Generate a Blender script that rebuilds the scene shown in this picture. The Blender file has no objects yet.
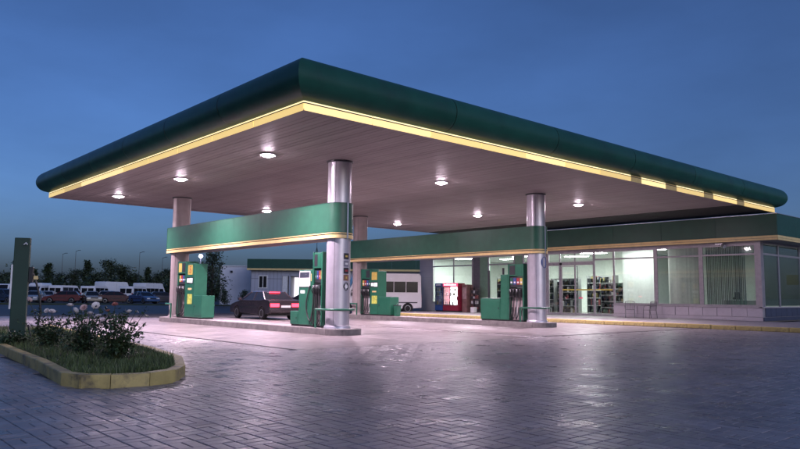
import bpy, math, random
from mathutils import Vector, Matrix
random.seed(7)
S = bpy.context.scene
COL = S.collection
PI = math.pi

# ------------------------------------------------------------------ camera
F_PX, YAW, PITCH, ROLL, CAM_H = 694.8, 0.8469, 0.1017, 0.0093, 1.2564
fw = Vector((-math.sin(YAW)*math.cos(PITCH), math.cos(YAW)*math.cos(PITCH), math.sin(PITCH)))
r0 = fw.cross(Vector((0, 0, 1))).normalized(); u0 = r0.cross(fw)
rt = r0*math.cos(ROLL)+u0*math.sin(ROLL); up = -r0*math.sin(ROLL)+u0*math.cos(ROLL)
cd = bpy.data.cameras.new('camera'); cam = bpy.data.objects.new('camera', cd); COL.objects.link(cam)
cd.sensor_fit = 'HORIZONTAL'; cd.sensor_width = 36; cd.lens = 36*F_PX/800; cd.clip_start = 0.05; cd.clip_end = 6000
mw = Matrix((rt, up, -fw)).transposed().to_4x4(); mw.translation = (0, 0, CAM_H); cam.matrix_world = mw
S.camera = cam

# ------------------------------------------------------------------ dusk sky (no direct sun)
W = bpy.data.worlds.new('World'); S.world = W; W.use_nodes = True
nt = W.node_tree; nt.nodes.clear()
sky = nt.nodes.new('ShaderNodeTexSky'); sky.sky_type = 'NISHITA'; sky.sun_disc = False
sky.sun_elevation = math.radians(15.0); sky.sun_rotation = math.radians(95); sky.altitude = 1250
sky.air_density = 1.0; sky.dust_density = 10.0; sky.ozone_density = 6.6
bg = nt.nodes.new('ShaderNodeBackground'); bg.inputs[1].default_value = 0.114
wo = nt.nodes.new('ShaderNodeOutputWorld')
# faint even veil of dusk cloud over the whole sky
wtc = nt.nodes.new('ShaderNodeTexCoord'); wmp = nt.nodes.new('ShaderNodeMapping'); wmp.inputs['Scale'].default_value = (1.6,1.6,4.5)
wn = nt.nodes.new('ShaderNodeTexNoise'); wn.inputs['Scale'].default_value = 1.7; wn.inputs['Detail'].default_value = 7; wn.inputs['Roughness'].default_value = .55
wr = nt.nodes.new('ShaderNodeMapRange'); wr.inputs[1].default_value = .3; wr.inputs[2].default_value = .7; wr.inputs[3].default_value = .86; wr.inputs[4].default_value = 1.1
wt = nt.nodes.new('ShaderNodeVectorMath'); wt.operation = 'MULTIPLY'; wt.inputs[1].default_value = (1.04,.95,1.06)
wv = nt.nodes.new('ShaderNodeVectorMath'); wv.operation = 'SCALE'
nt.links.new(wtc.outputs['Generated'], wmp.inputs['Vector']); nt.links.new(wmp.outputs[0], wn.inputs['Vector']); nt.links.new(wn.outputs[0], wr.inputs[0])
nt.links.new(sky.outputs[0], wt.inputs[0]); nt.links.new(wt.outputs[0], wv.inputs[0]); nt.links.new(wr.outputs[0], wv.inputs['Scale'])
nt.links.new(wv.outputs[0], bg.inputs[0]); nt.links.new(bg.outputs[0], wo.inputs[0])
S.view_settings.view_transform = 'Standard'; S.view_settings.look = 'None'
S.view_settings.exposure = 0.0; S.view_settings.gamma = 1.0; S.view_settings.use_curve_mapping = False
S.render.engine = 'CYCLES'
S.cycles.use_denoising = True; S.cycles.sample_clamp_indirect = 4.0
S.cycles.max_bounces = 8; S.cycles.diffuse_bounces = 4; S.cycles.transparent_max_bounces = 16
LAMP_E = 500.0            # radiance of the canopy lamp lenses
LAMP_W = 3600.0           # power of each canopy lamp's bulb
ROOM_E = 105.0              # ceiling panels in the shop

# ------------------------------------------------------------------ materials
MATS = {}
def M(name, col, rough=.5, metal=0., var=.12, scale=6., bump=0., bscale=60., emit=None, es=0., spec=.5, coat=0., island=0., rvar=.03, dirt=None, dscale=2., damt=.5):
    if name in MATS: return MATS[name]
    m = bpy.data.materials.new(name); m.use_nodes = True; t = m.node_tree; N = t.nodes; L = t.links
    b = N['Principled BSDF']
    b.inputs['Roughness'].default_value = rough; b.inputs['Metallic'].default_value = metal
    b.inputs['Specular IOR Level'].default_value = spec; b.inputs['Coat Weight'].default_value = coat
    tc = N.new('ShaderNodeTexCoord')
    nz = N.new('ShaderNodeTexNoise'); nz.inputs['Scale'].default_value = scale; nz.inputs['Detail'].default_value = 6
    L.new(tc.outputs['Object'], nz.inputs['Vector'])
    mr = N.new('ShaderNodeMapRange'); mr.inputs[1].default_value = .3; mr.inputs[2].default_value = .7
    mr.inputs[3].default_value = 1-var; mr.inputs[4].default_value = 1+var
    L.new(nz.outputs[0], mr.inputs[0])
    fac = mr.outputs[0]
    if island:
        g = N.new('ShaderNodeNewGeometry'); oi = N.new('ShaderNodeObjectInfo')
        ad = N.new('ShaderNodeMath'); ad.operation = 'ADD'; L.new(g.outputs['Random Per Island'], ad.inputs[0]); L.new(oi.outputs['Random'], ad.inputs[1])
        fr = N.new('ShaderNodeMath'); fr.operation = 'FRACT'; L.new(ad.outputs[0], fr.inputs[0])
        m2 = N.new('ShaderNodeMapRange'); m2.inputs[3].default_value = 1-island; m2.inputs[4].default_value = 1+island; L.new(fr.outputs[0], m2.inputs[0])
        mu = N.new('ShaderNodeMath'); mu.operation = 'MULTIPLY'; L.new(fac, mu.inputs[0]); L.new(m2.outputs[0], mu.inputs[1]); fac = mu.outputs[0]
    vm = N.new('ShaderNodeVectorMath'); vm.operation = 'SCALE'; vm.inputs[0].default_value = col; L.new(fac, vm.inputs['Scale'])
    out = vm.outputs[0]
    if dirt:
        n3 = N.new('ShaderNodeTexNoise'); n3.inputs['Scale'].default_value = dscale; n3.inputs['Detail'].default_value = 9; n3.inputs['Roughness'].default_value = .68
        L.new(tc.outputs['Object'], n3.inputs['Vector'])
        m3 = N.new('ShaderNodeMapRange'); m3.inputs[1].default_value = .52; m3.inputs[2].default_value = .66; m3.inputs[3].default_value = 0; m3.inputs[4].default_value = damt
        L.new(n3.outputs[0], m3.inputs[0])
        mx = N.new('ShaderNodeMix'); mx.data_type = 'RGBA'; L.new(m3.outputs[0], mx.inputs[0]); L.new(out, mx.inputs[6]); mx.inputs[7].default_value = (*dirt, 1); out = mx.outputs[2]
    L.new(out, b.inputs['Base Color'])
    if rvar:
        m4 = N.new('ShaderNodeMapRange'); m4.inputs[1].default_value = .3; m4.inputs[2].default_value = .7
        m4.inputs[3].default_value = max(.02, rough-rvar); m4.inputs[4].default_value = min(1, rough+rvar)
        n4 = N.new('ShaderNodeTexNoise'); n4.inputs['Scale'].default_value = scale*1.7; n4.inputs['Detail'].default_value = 4
        L.new(tc.outputs['Object'], n4.inputs['Vector']); L.new(n4.outputs[0], m4.inputs[0]); L.new(m4.outputs[0], b.inputs['Roughness'])
    if bump:
        n2 = N.new('ShaderNodeTexNoise'); n2.inputs['Scale'].default_value = bscale; n2.inputs['Detail'].default_value = 5
        L.new(tc.outputs['Object'], n2.inputs['Vector'])
        bp = N.new('ShaderNodeBump'); bp.inputs['Strength'].default_value = bump; bp.inputs['Distance'].default_value = .01
        L.new(n2.outputs[0], bp.inputs['Height']); L.new(bp.outputs[0], b.inputs['Normal'])
    if emit:
        b.inputs['Emission Color'].default_value = (*emit, 1); b.inputs['Emission Strength'].default_value = es
    MATS[name] = m; return m
def GLASS(name, tint=(.93, .96, .95), gl=.03, ior=1.5):
    if name in MATS: return MATS[name]
    m = bpy.data.materials.new(name); m.use_nodes = True; t = m.node_tree; N = t.nodes; L = t.links
    N.clear(); o = N.new('ShaderNodeOutputMaterial'); tr = N.new('ShaderNodeBsdfTransparent'); tr.inputs[0].default_value = (*tint, 1)
    g = N.new('ShaderNodeBsdfGlossy'); g.inputs['Roughness'].default_value = gl; g.inputs[0].default_value = (.95, 1, .98, 1)
    lw = N.new('ShaderNodeLayerWeight'); lw.inputs[0].default_value = .5; pw = N.new('ShaderNodeMath'); pw.operation = 'POWER'; pw.inputs[1].default_value = 4.0
    mr = N.new('ShaderNodeMapRange'); mr.inputs[3].default_value = .05 if ior < 1.53 else .09; mr.inputs[4].default_value = 1.0; mx = N.new('ShaderNodeMixShader')
    L.new(lw.outputs['Facing'], pw.inputs[0]); L.new(pw.outputs[0], mr.inputs[0])
    L.new(mr.outputs[0], mx.inputs[0]); L.new(tr.outputs[0], mx.inputs[1]); L.new(g.outputs[0], mx.inputs[2]); L.new(mx.outputs[0], o.inputs[0])
    MATS[name] = m; return m
def LEAF(name, col, var=.4):
    if name in MATS: return MATS[name]
    m = M(name, col, .5, var=var, scale=1.5, island=.45, rvar=0)
    return m

# ------------------------------------------------------------------ mesh builder
class MB:
    def __init__(s): s.v = []; s.f = []
    def add(s, vs, fs):
        b = len(s.v); s.v += [tuple(p) for p in vs]; s.f += [tuple(i+b for i in q) for q in fs]; return s
    def box(s, x0, x1, y0, y1, z0, z1):
        return s.add([(x0,y0,z0),(x1,y0,z0),(x1,y1,z0),(x0,y1,z0),(x0,y0,z1),(x1,y0,z1),(x1,y1,z1),(x0,y1,z1)],
                     [(3,2,1,0),(4,5,6,7),(0,1,5,4),(1,2,6,5),(2,3,7,6),(3,0,4,7)])
    def frustum(s, b, zb, t, zt):   # b,t = (x0,x1,y0,y1)
        return s.add([(b[0],b[2],zb),(b[1],b[2],zb),(b[1],b[3],zb),(b[0],b[3],zb),(t[0],t[2],zt),(t[1],t[2],zt),(t[1],t[3],zt),(t[0],t[3],zt)],
                     [(3,2,1,0),(4,5,6,7),(0,1,5,4),(1,2,6,5),(2,3,7,6),(3,0,4,7)])
    def cyl(s, p0, p1, r0, r1=None, n=16, caps=True):
        r1 = r0 if r1 is None else r1; p0 = Vector(p0); p1 = Vector(p1); d = (p1-p0).normalized()
        a = d.cross(Vector((0,0,1)) if abs(d.z) < .95 else Vector((1,0,0))).normalized(); b = d.cross(a)
        vs = [p+(a*math.cos(2*PI*i/n)+b*math.sin(2*PI*i/n))*r for p, r in ((p0,r0),(p1,r1)) for i in range(n)]
        fs = [(i,(i+1)%n,n+(i+1)%n,n+i) for i in range(n)]
        if caps: fs += [tuple(range(n))[::-1], tuple(range(n,2*n))]
        return s.add(vs, fs)
    def tube(s, pts, r, n=8, taper=None):
        pts = [Vector(p) for p in pts]; vs = []; fs = []; a = None
        for k, p in enumerate(pts):
            d = (pts[min(k+1,len(pts)-1)]-pts[max(k-1,0)]).normalized()
            if a is None: a = d.cross(Vector((0,0,1)) if abs(d.z) < .95 else Vector((1,0,0))).normalized()
            a = (a-d*a.dot(d)).normalized(); b = d.cross(a); rr = r if taper is None else r+(taper-r)*k/(len(pts)-1)
            vs += [p+(a*math.cos(2*PI*i/n)+b*math.sin(2*PI*i/n))*rr for i in range(n)]
            if k: fs += [((k-1)*n+i,(k-1)*n+(i+1)%n,k*n+(i+1)%n,k*n+i) for i in range(n)]
        fs += [tuple(range(n))[::-1], tuple(range((len(pts)-1)*n, len(pts)*n))]
        return s.add(vs, fs)
    def lathe(s, prof, c=(0,0,0), n=24):
        vs = [(c[0]+r*math.cos(2*PI*i/n), c[1]+r*math.sin(2*PI*i/n), c[2]+z) for r, z in prof for i in range(n)]; k = len(prof)
        fs = [(j*n+i,j*n+(i+1)%n,(j+1)*n+(i+1)%n,(j+1)*n+i) for j in range(k-1) for i in range(n)]
        fs += [tuple(range(n))[::-1], tuple(range((k-1)*n,k*n))]
        return s.add(vs, fs)
    def prism(s, poly, z0, z1):
        n = len(poly); vs = [(x,y,z0) for x,y in poly]+[(x,y,z1) for x,y in poly]
        return s.add(vs, [tuple(range(n))[::-1], tuple(range(n,2*n))]+[(i,(i+1)%n,n+(i+1)%n,n+i) for i in range(n)])
    def prism_y(s, poly, y0, y1):   # polygon in x,z
        n = len(poly); vs = [(x,y0,z) for x,z in poly]+[(x,y1,z) for x,z in poly]
        return s.add(vs, [tuple(range(n)), tuple(range(n,2*n))[::-1]]+[(i,n+i,n+(i+1)%n,(i+1)%n) for i in range(n)])
    def quad(s, a, b, c, d): return s.add([a,b,c,d], [(0,1,2,3)])
    def mesh(s, name, mat, off=(0,0,0), smooth=40):
        me = bpy.data.meshes.new(name); o = off
        me.from_pydata([(v[0]-o[0],v[1]-o[1],v[2]-o[2]) for v in s.v] if any(o) else s.v, [], s.f)
        me.materials.append(mat); me.update()
        if smooth:
            me.polygons.foreach_set('use_smooth', [True]*len(me.polygons)); me.set_sharp_from_angle(angle=math.radians(smooth))
        return me
    def build(s, name, mat, parent=None, off=None, smooth=40, bevel=0, seg=2):
        if off is None: off = parent['_o'] if parent is not None and '_o' in parent else (0,0,0)
        me = s.mesh(name, mat, off, smooth); o = bpy.data.objects.new(name, me); COL.objects.link(o)
        if parent is not None:
            o.parent = parent
        if bevel:
            b = o.modifiers.new('bevel', 'BEVEL'); b.width = bevel; b.segments = seg; b.limit_method = 'ANGLE'; b.angle_limit = math.radians(40)
        return o
def recenter(o):           # move a mesh object's origin to its base centre (parts keep world place)
    return o
ROOTS = []
def thing(name, label, cat, loc=(0,0,0), rz=0., group=None, world=False):
    o = bpy.data.objects.new(name, None); COL.objects.link(o); o.empty_display_size = .2
    o.location = loc; o.rotation_euler = (0,0,rz); o['label'] = label; o['category'] = cat
    if group: o['group'] = group
    if world: o['_o'] = [float(c) for c in loc]; ROOTS.append(o)
    return o
def tag(o, label, cat, group=None, kind=None):
    o['label'] = label; o['category'] = cat
    if group: o['group'] = group
    if kind: o['kind'] = kind
    return o
def struct(o, label=None, cat=None):
    o['kind'] = 'structure'
    if label: o['label'] = label
    if cat: o['category'] = cat
    return o
def inst(me, name, parent=None, loc=(0,0,0), rot=(0,0,0), scale=None):
    o = bpy.data.objects.new(name, me); COL.objects.link(o); o.parent = parent; o.location = loc; o.rotation_euler = rot
    if scale: o.scale = scale
    return o
def copy_tree(o, parent=None):
    c = o.copy(); COL.objects.link(c); c.parent = parent
    for ch in list(o.children): copy_tree(ch, c)
    return c
RX, RY = math.cos(YAW), math.sin(YAW)
FX, FY = -math.sin(YAW), math.cos(YAW)
def at(px, depth):         # ground point that lies at that distance in the direction of a photo column
    lat = (px-400)/F_PX*depth
    return (FX*depth+RX*lat, FY*depth+RY*lat)

# palette
GREEN = M('green_paint', (.024,.10,.06), .38, var=.1, scale=3, bump=.05, bscale=20, dirt=(.025,.08,.05), dscale=.9, damt=.35)
GREENP = M('pump_green', (.018,.115,.066), .35, var=.08, scale=4, dirt=(.03,.13,.075), dscale=2, damt=.4)
FASC = M('fascia_green', (.016,.08,.058), .36, var=.12, scale=1.5, rvar=.03, spec=.22, island=.12, dirt=(.02,.05,.045), dscale=.8, damt=.4)
BFASC = M('shop_fascia_green', (.010,.066,.04), .42, var=.1, scale=2, bump=.04, bscale=5)
YEL = M('yellow_trim', (.72,.55,.24), .4, var=.08, dirt=(.3,.23,.12), dscale=3, damt=.4)
YGLOW = M('yellow_lit_panel', (.8,.62,.25), .35, var=.05, emit=(1,.70,.24), es=.85)
YGLOWB = M('yellow_lit_panel_bright', (.8,.62,.25), .35, var=.05, emit=(1,.74,.32), es=1.1)
YGLOWC = M('yellow_lit_panel_soft', (.8,.62,.25), .35, var=.05, emit=(1,.68,.22), es=.62)
YDIM = M('yellow_unlit_panel', (.5,.38,.15), .35, var=.1, emit=(1,.66,.2), es=.07)
TUBE = M('light_trough', (.9,.8,.5), .4, emit=(1,.80,.42), es=1.3)
SOFF = M('soffit_metal', (.25,.218,.212), .55, metal=.05, var=.07, scale=.5, island=.08, rvar=.06)
SOFFD = M('soffit_gap', (.06,.055,.055), .7)
DARK = M('dark_steel', (.025,.025,.03), .45)
BLACK = M('black_rubber', (.012,.012,.013), .5)
STEEL = M('brushed_steel', (.56,.55,.58), .3, metal=.85, var=.1, scale=5, bump=.05, bscale=30)
COLM = M('column_paint', (.5,.48,.52), .32, metal=.45, var=.08, scale=3)
COLP = M('column_dull_paint', (.29,.245,.24), .5, metal=.1, var=.1, scale=3)
CONC = M('island_concrete', (.17,.155,.15), .75, var=.25, scale=5, bump=.3, bscale=30, dirt=(.06,.055,.055), dscale=2, damt=.6)
PADM = M('pad_concrete', (.195,.168,.168), .42, var=.22, scale=1.3, bump=.25, bscale=25, dirt=(.11,.095,.095), dscale=.35, damt=.7, rvar=.14)
PAVE = M('paver_stone', (.27,.235,.24), .34, var=.18, scale=1.2, bump=.35, bscale=45, island=.2, rvar=.12, dirt=(.13,.115,.12), dscale=.3, damt=.7)
JOINT = M('paver_joint', (.095,.085,.085), .85, var=.3, scale=9, bump=.4)
ASPH = M('asphalt', (.055,.054,.058), .6, var=.25, scale=.5, bump=.3, bscale=20)
KERBY = M('kerb_yellow', (.48,.38,.14), .6, var=.18, scale=4, bump=.3, bscale=25, dirt=(.10,.085,.06), dscale=2.2, damt=.8)
WALLG = M('wall_panel', (.46,.42,.44), .45, var=.08, scale=1)
WALLD = M('wall_frame', (.34,.32,.34), .4, metal=.3)
GLS = GLASS('shop_glass')
GLSD = GLASS('side_glass', (.5,.58,.6), .03, 1.55)
WHITE = M('white_paint', (.75,.75,.75), .45)
YPL = M('yellow_plate', (.55,.42,.09), .5)
RED = M('red_paint', (.35,.04,.045), .4)
BLUE = M('blue_paint', (.04,.08,.27), .4)

# ================================================================== THE SETTING
o = MB().add([(-3000,-3000,-.06),(3000,-3000,-.06),(3000,3000,-.06),(-3000,3000,-.06)],[(0,1,2,3)]).build('ground', M('ground_dirt',(.05,.055,.035),.9,var=.3,scale=.05), smooth=0); struct(o)
o = MB().box(-75,60,-60,90,-.055,-.02).build('road', ASPH, smooth=0); struct(o)
# forecourt bed under the pavers
PLANTER = [(-26,4.3),(-16.2,3.43),(-12.3,3.15),(-10.2,2.92),(-9.8,3.04),(-9.56,3.35),(-9.45,3.84),(-9.66,4.29),(-10.26,4.71),(-11.67,5.3),(-14,5.75),(-26,6.9)]
forecourt = MB().box(-42,30,-12,28.87,-.018,-.012).build('forecourt', JOINT, smooth=0); struct(forecourt)
PADS = [(-33.6,-13.5,8.9,17.6),(-33.6,-13.7,18.2,28.3)]
for k,(a,b,c,d) in enumerate(PADS):
    pad = struct(MB().box(a,b,c,d,-.011,-.004).build('concrete_pad', JOINT, smooth=0))
    nx = 5; ny = 2
    for i in range(nx):
        for j in range(ny):
            x0 = a+(b-a)*i/nx+.012; x1 = a+(b-a)*(i+1)/nx-.012; y0 = c+(d-c)*j/ny+.012; y1 = c+(d-c)*(j+1)/ny-.012
            MB().box(x0,x1,y0,y1,-.008,.002+random.random()*.002).build('slab', PADM, pad, off=(0,0,0), smooth=0, bevel=.003, seg=1)
def inside(x, y, poly):
    c = False; n = len(poly)
    for i in range(n):
        x1,y1 = poly[i]; x2,y2 = poly[(i+1)%n]
        if (y1 > y) != (y2 > y) and x < (x2-x1)*(y-y1)/(y2-y1)+x1: c = not c
    return c
CELL = .25
bl, bw, gp, ch = CELL-.008, CELL/2-.008, 0, .006
def brick_geo(cx, cy, hx, hy, z, tx, ty):
    vs = []
    for (sx,sy) in ((-1,-1),(1,-1),(1,1),(-1,1)):
        vs.append((cx+sx*hx, cy+sy*hy, -.011))
    for (sx,sy) in ((-1,-1),(1,-1),(1,1),(-1,1)):
        x = sx*(hx-ch*.2); y = sy*(hy-ch*.2); vs.append((cx+x, cy+y, z-ch*.7+x*tx+y*ty))
    for (sx,sy) in ((-1,-1),(1,-1),(1,1),(-1,1)):
        x = sx*(hx-ch); y = sy*(hy-ch); vs.append((cx+x, cy+y, z+x*tx+y*ty))
    fs = [(8,9,10,11)]
    for i in range(4):
        j = (i+1)%4; fs += [(i,j,4+j,4+i),(4+i,4+j,8+j,8+i)]
    return vs, fs
cand = []
rnd = random.Random(3)
for i in range(int(-42/CELL), int(24/CELL)):
    for j in range(int(-6/CELL), int(28.6/CELL)):
        cx = (i+.5)*CELL; cy = (j+.5)*CELL
        dep = cx*FX+cy*FY; lat = cx*RX+cy*RY
        if dep < 3.2 or dep > 36 or abs(lat) > dep*.62+1.6: continue
        if any(a-.12 < cx < b+.12 and c-.12 < cy < d+.12 for a,b,c,d in PADS): continue
        if inside(cx, cy, PLANTER): continue
        for k in (-1,1):
            if (i+j)%2: bx, by, hx, hy = cx, cy+k*CELL/4, bl/2, bw/2
            else: bx, by, hx, hy = cx+k*CELL/4, cy, bw/2, bl/2
            z = rnd.gauss(0,.0009); tx = rnd.gauss(0,.008); ty = rnd.gauss(0,.008)
            vis = dep > 4.9 and abs(lat) < dep*.60
            cand.append(((dep if vis else 99+dep), bx, by, hx, hy, z, tx, ty))
cand.sort(key=lambda t: t[0])
v,f = brick_geo(0,0,bl/2,bw/2,0,0,0); b1 = MB().add(v,f).mesh('paver', PAVE, smooth=0)
v,f = brick_geo(0,0,bw/2,bl/2,0,0,0); b2 = MB().add(v,f).mesh('paver', PAVE, smooth=0)
field = MB()
for n,(dd,bx,by,hx,hy,z,tx,ty) in enumerate(cand):
    if n < 300: inst(b1 if hx > hy else b2, 'paver', forecourt, (bx,by,z), (ty,-tx,0))
    else:
        v,f = brick_geo(bx,by,hx,hy,z,tx,ty); field.add(v,f)
o = field.build('paver_field', PAVE, forecourt, smooth=0); o['kind'] = 'stuff'

# sidewalk along the shop with a yellow painted kerb
SW = MB().box(-36.2,14,29.15,36.2,-.01,.145); SW.box(-13.0,14,36.2,60,-.01,.145)
sw = SW.build('sidewalk', M('sidewalk_concrete',(.30,.265,.275),.6,var=.15,scale=2,bump=.2,bscale=30,dirt=(.15,.13,.13),dscale=.8,damt=.5), smooth=0); struct(sw)
x = -36.2
ks = MB().box(-.494,.494,-.11,.11,-.01,.168).mesh('kerb_stone', KERBY, smooth=0)
while x < 12:
    o = inst(ks, 'kerb_stone', sw, (x+.5, 29.0+random.gauss(0,.006), random.gauss(0,.004)), (0,0,random.gauss(0,.004))); x += 1.0
    bv = o.modifiers.new('bevel','BEVEL'); bv.width = .02; bv.segments = 2

# planter: kerb stones, soil
def offset_poly(P, d):
    n = len(P); out = []
    for i in range(n):
        a = Vector(P[i-1]); b = Vector(P[i]); c = Vector(P[(i+1)%n])
        n1 = Vector((-(b-a).y,(b-a).x)).normalized(); n2 = Vector((-(c-b).y,(c-b).x)).normalized()
        m = (n1+n2).normalized(); out.append(b+m*d/max(.3,m.dot(n1)))
    return [(p.x,p.y) for p in out]
IN = offset_poly(PLANTER, .16)
planter = thing('planter', 'raised grass bed with rounded end and worn yellow kerb', 'planter', (-14,4.4,0), world=True)
MB().prism(offset_poly(PLANTER,.1), -.02, .125).build('soil', M('soil',(.035,.028,.02),.95,var=.4,scale=8,bump=.6), planter, smooth=0)
n = len(PLANTER)
for i in range(n-1):
    a,b,c,d = Vector(PLANTER[i]),Vector(PLANTER[i+1]),Vector(IN[i+1]),Vector(IN[i]); L = (b-a).length; k = max(1,round(L/1.0))
    if 3 <= i <= 8: k = 1
    for q in range(k):
        g = .004/max(.3,L/k); t0 = q/k+g/k; t1 = (q+1)/k-g/k
        MB().prism([tuple(a.lerp(b,t0)),tuple(a.lerp(b,t1)),tuple(d.lerp(c,t1)),tuple(d.lerp(c,t0))], -.015, .17+random.gauss(0,.002)).build('kerb_stone', KERBY, planter, smooth=0, bevel=(.016 if k>1 or L>.8 else .006))
# grass
gm = MB(); rg = random.Random(5)
xs = [p[0] for p in IN]; 
while len(gm.f) < 30000:
    x = -10-14*rg.random()**1.6 if rg.random() < .97 else -9.6-rg.random(); y = 2.9+rg.random()*3.6
    if not inside(x,y,IN): continue
    h = .05+.08*rg.random()*(1+.8*math.sin(x*3.1)*math.sin(y*4)); a = rg.random()*2*PI; w = .004+.004*rg.random(); lx = rg.gauss(0,.035); ly = rg.gauss(0,.035)
    dx,dy = math.cos(a)*w, math.sin(a)*w; z0 = .12
    gm.add([(x-dx,y-dy,z0),(x+dx,y+dy,z0),(x+dx*.6+lx*.4,y+dy*.6+ly*.4,z0+h*.6),(x-dx*.6+lx*.4,y-dy*.6+ly*.4,z0+h*.6),(x+lx,y+ly,z0+h)],[(0,1,2,3),(3,2,4)])
o = gm.build('grass', LEAF('grass_blade',(.085,.12,.04)), smooth=0); tag(o,'short dark green grass filling the planter','grass',kind='stuff')

# ================================================================== CANOPY
CX, CY, LX, EY, CZ = -13.49, 8.87, -34.4, 37.02, 5.575
canopy = thing('canopy', 'huge flat station canopy with rounded dark green fascia and glowing yellow band', 'canopy', (-24,22.9,0), world=True)
# soffit: backing + planks that run parallel to the islands
soff = MB().box(LX+.05,CX-.05,CY+.05,33.0,CZ+.05,CZ+.09).build('soffit', SOFFD, canopy, smooth=0)
PW = .2
pl = MB().add([(LX+.12,-.093,.02),(LX+.12,-.093,0),(LX+.12,.093,0),(LX+.12,.093,.02),(CX-.12,-.093,.02),(CX-.12,-.093,0),(CX-.12,.093,0),(CX-.12,.093,.02)],
              [(0,1,5,4),(1,2,6,5),(2,3,7,6),(0,3,2,1),(4,5,6,7)]).mesh('soffit_plank', SOFF, (canopy.location.x,0,0), smooth=0)
y = CY+.3
while y < 32.95:
    inst(pl, 'soffit_plank', soff, (0,y-canopy.location.y,CZ+random.gauss(0,.0012))); y += PW
# edge trim under the band, end channels
MB().box(LX+.0,CX-.0,CY+.0,CY+.2,CZ-.006,CZ+.03).build('edge_trim', SOFF, canopy, smooth=0)
MB().box(CX-.11,CX-.001,CY+.203,32.97,CZ-.006,CZ+.03).build('edge_trim', SOFF, canopy, smooth=0)
MB().box(LX,LX+.11,CY+.203,32.97,CZ-.006,CZ+.03).build('edge_trim', SOFF, canopy, smooth=0)
# strip of dark boards next to the shop
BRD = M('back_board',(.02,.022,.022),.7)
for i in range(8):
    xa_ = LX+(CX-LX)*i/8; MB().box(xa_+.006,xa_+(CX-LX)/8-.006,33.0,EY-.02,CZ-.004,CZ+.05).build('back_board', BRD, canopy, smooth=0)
MB().box(LX+.0,CX-.0,CY+.0,EY,6.72,6.80).build('roof_deck', M('roof_sheet',(.1,.1,.11),.6), canopy, smooth=0)
# bullnose fascia, panel by panel, mitred at the corners
R = .48; ZC = 6.31
prof = [(-.01,5.806)]+[(R*math.cos(a),ZC+R*math.sin(a)) for a in [math.radians(-75+165*i/16) for i in range(17)]]
prof[-1] = (.0,ZC+R)
def edge_pt(side, t, o, z):     # t runs along the side; o = outward offset
    if side == 'front': return (t,CY-o,z)
    if side == 'right': return (CX+o,t,z)
    if side == 'left': return (LX-o,t,z)
    return (t,EY+o,z)
def fascia(side, t0, t1, n):
    for k in range(n):
        a = t0+(t1-t0)*k/n; b = t0+(t1-t0)*(k+1)/n; vs = []; fs = []
        for (o_,z) in prof:
            aa = a-(o_ if k == 0 else -.011); bb = b+(o_ if k == n-1 else -.011)
            vs += [edge_pt(side,aa,o_,z), edge_pt(side,bb,o_,z)]
        m = len(prof)
        fs = [(2*i,2*i+1,2*i+3,2*i+2) for i in range(m-1)]
        MB().add(vs,fs).build('fascia_panel', FASC, canopy, smooth=60)
fascia('front', LX, CX, 6); fascia('right', CY, EY, 6); fascia('left', CY, EY, 6); fascia('back', LX, CX, 6)
# band: lit acrylic panels with a bright light trough above them
def band(side, t0, t1, segs, lit=True):
    for (a,b,on) in segs:
        def bx(o0,o1,z0,z1):
            if side == 'front': return MB().box(a+.012,b-.012,CY-o1,CY-o0,z0,z1)
            if side == 'right': return MB().box(CX+o0,CX+o1,a+.012,b-.012,z0,z1)
            if side == 'left': return MB().box(LX-o1,LX-o0,a+.006,b-.006,z0,z1)
            return MB().box(a+.006,b-.006,EY+o0,EY+o1,z0,z1)
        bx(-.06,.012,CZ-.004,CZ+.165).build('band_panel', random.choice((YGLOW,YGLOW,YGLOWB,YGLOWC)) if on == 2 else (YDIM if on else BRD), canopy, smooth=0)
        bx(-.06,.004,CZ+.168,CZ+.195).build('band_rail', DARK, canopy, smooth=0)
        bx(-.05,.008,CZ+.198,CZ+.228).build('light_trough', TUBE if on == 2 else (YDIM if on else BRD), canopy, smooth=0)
def even(t0,t1,n): return [(t0+(t1-t0)*i/n, t0+(t1-t0)*(i+1)/n, 2) for i in range(n)]
band('front',LX,CX,even(LX,CX,9))
rs = even(CY,23.4,7)+[(23.4,24.15,1),(24.15,26.0,2),(26.0,26.9,1),(26.9,29.3,2),(29.3,30.2,1),(30.2,32.6,2),(32.6,33.4,1),(33.4,EY,2)]
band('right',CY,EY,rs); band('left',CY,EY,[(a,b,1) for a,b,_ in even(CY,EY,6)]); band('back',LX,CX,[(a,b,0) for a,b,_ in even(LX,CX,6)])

# recessed lamps in the soffit
LENS = M('lamp_lens',(.9,.9,.9),.3,emit=(1,.78,.94),es=LAMP_E)
rim_me = MB().lathe([(.19,0),(.255,0),(.26,-.02),(.25,-.035),(.2,-.03),(.185,-.006)],n=28).mesh('rim', WHITE)
lens_me = MB().lathe([(.02,0),(.185,0),(.18,-.02),(.15,-.05),(.09,-.072),(.0,-.08)],n=24).mesh('lens', LENS)
rowsY = [(10.95,'between planter and front pump island'),(18.52,'between the two pump islands'),(27.55,'between rear pump island and shop')]
for (yy,rowt) in rowsY:
    for xx,ct in ((-18.6,'row end by the silver columns'),(-24.9,'middle of the row'),(-31.4,'row end towards the car park')):
        t = thing('canopy_lamp', 'lit canopy lamp '+rowt+', '+ct, 'lamp', (xx,yy,CZ-.012), group='round lamps recessed in the canopy ceiling')
        inst(rim_me,'rim',t); inst(lens_me,'lens',t,(0,0,-.006))
        ld = bpy.data.lights.new('bulb','SPOT'); ld.energy = LAMP_W; ld.color = (1,.77,.93); ld.spot_size = math.radians(150); ld.spot_blend = 1.0; ld.shadow_soft_size = .15
        lo = bpy.data.objects.new('bulb',ld); COL.objects.link(lo); lo.parent = t; lo.location = (0,0,-.12)

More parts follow.
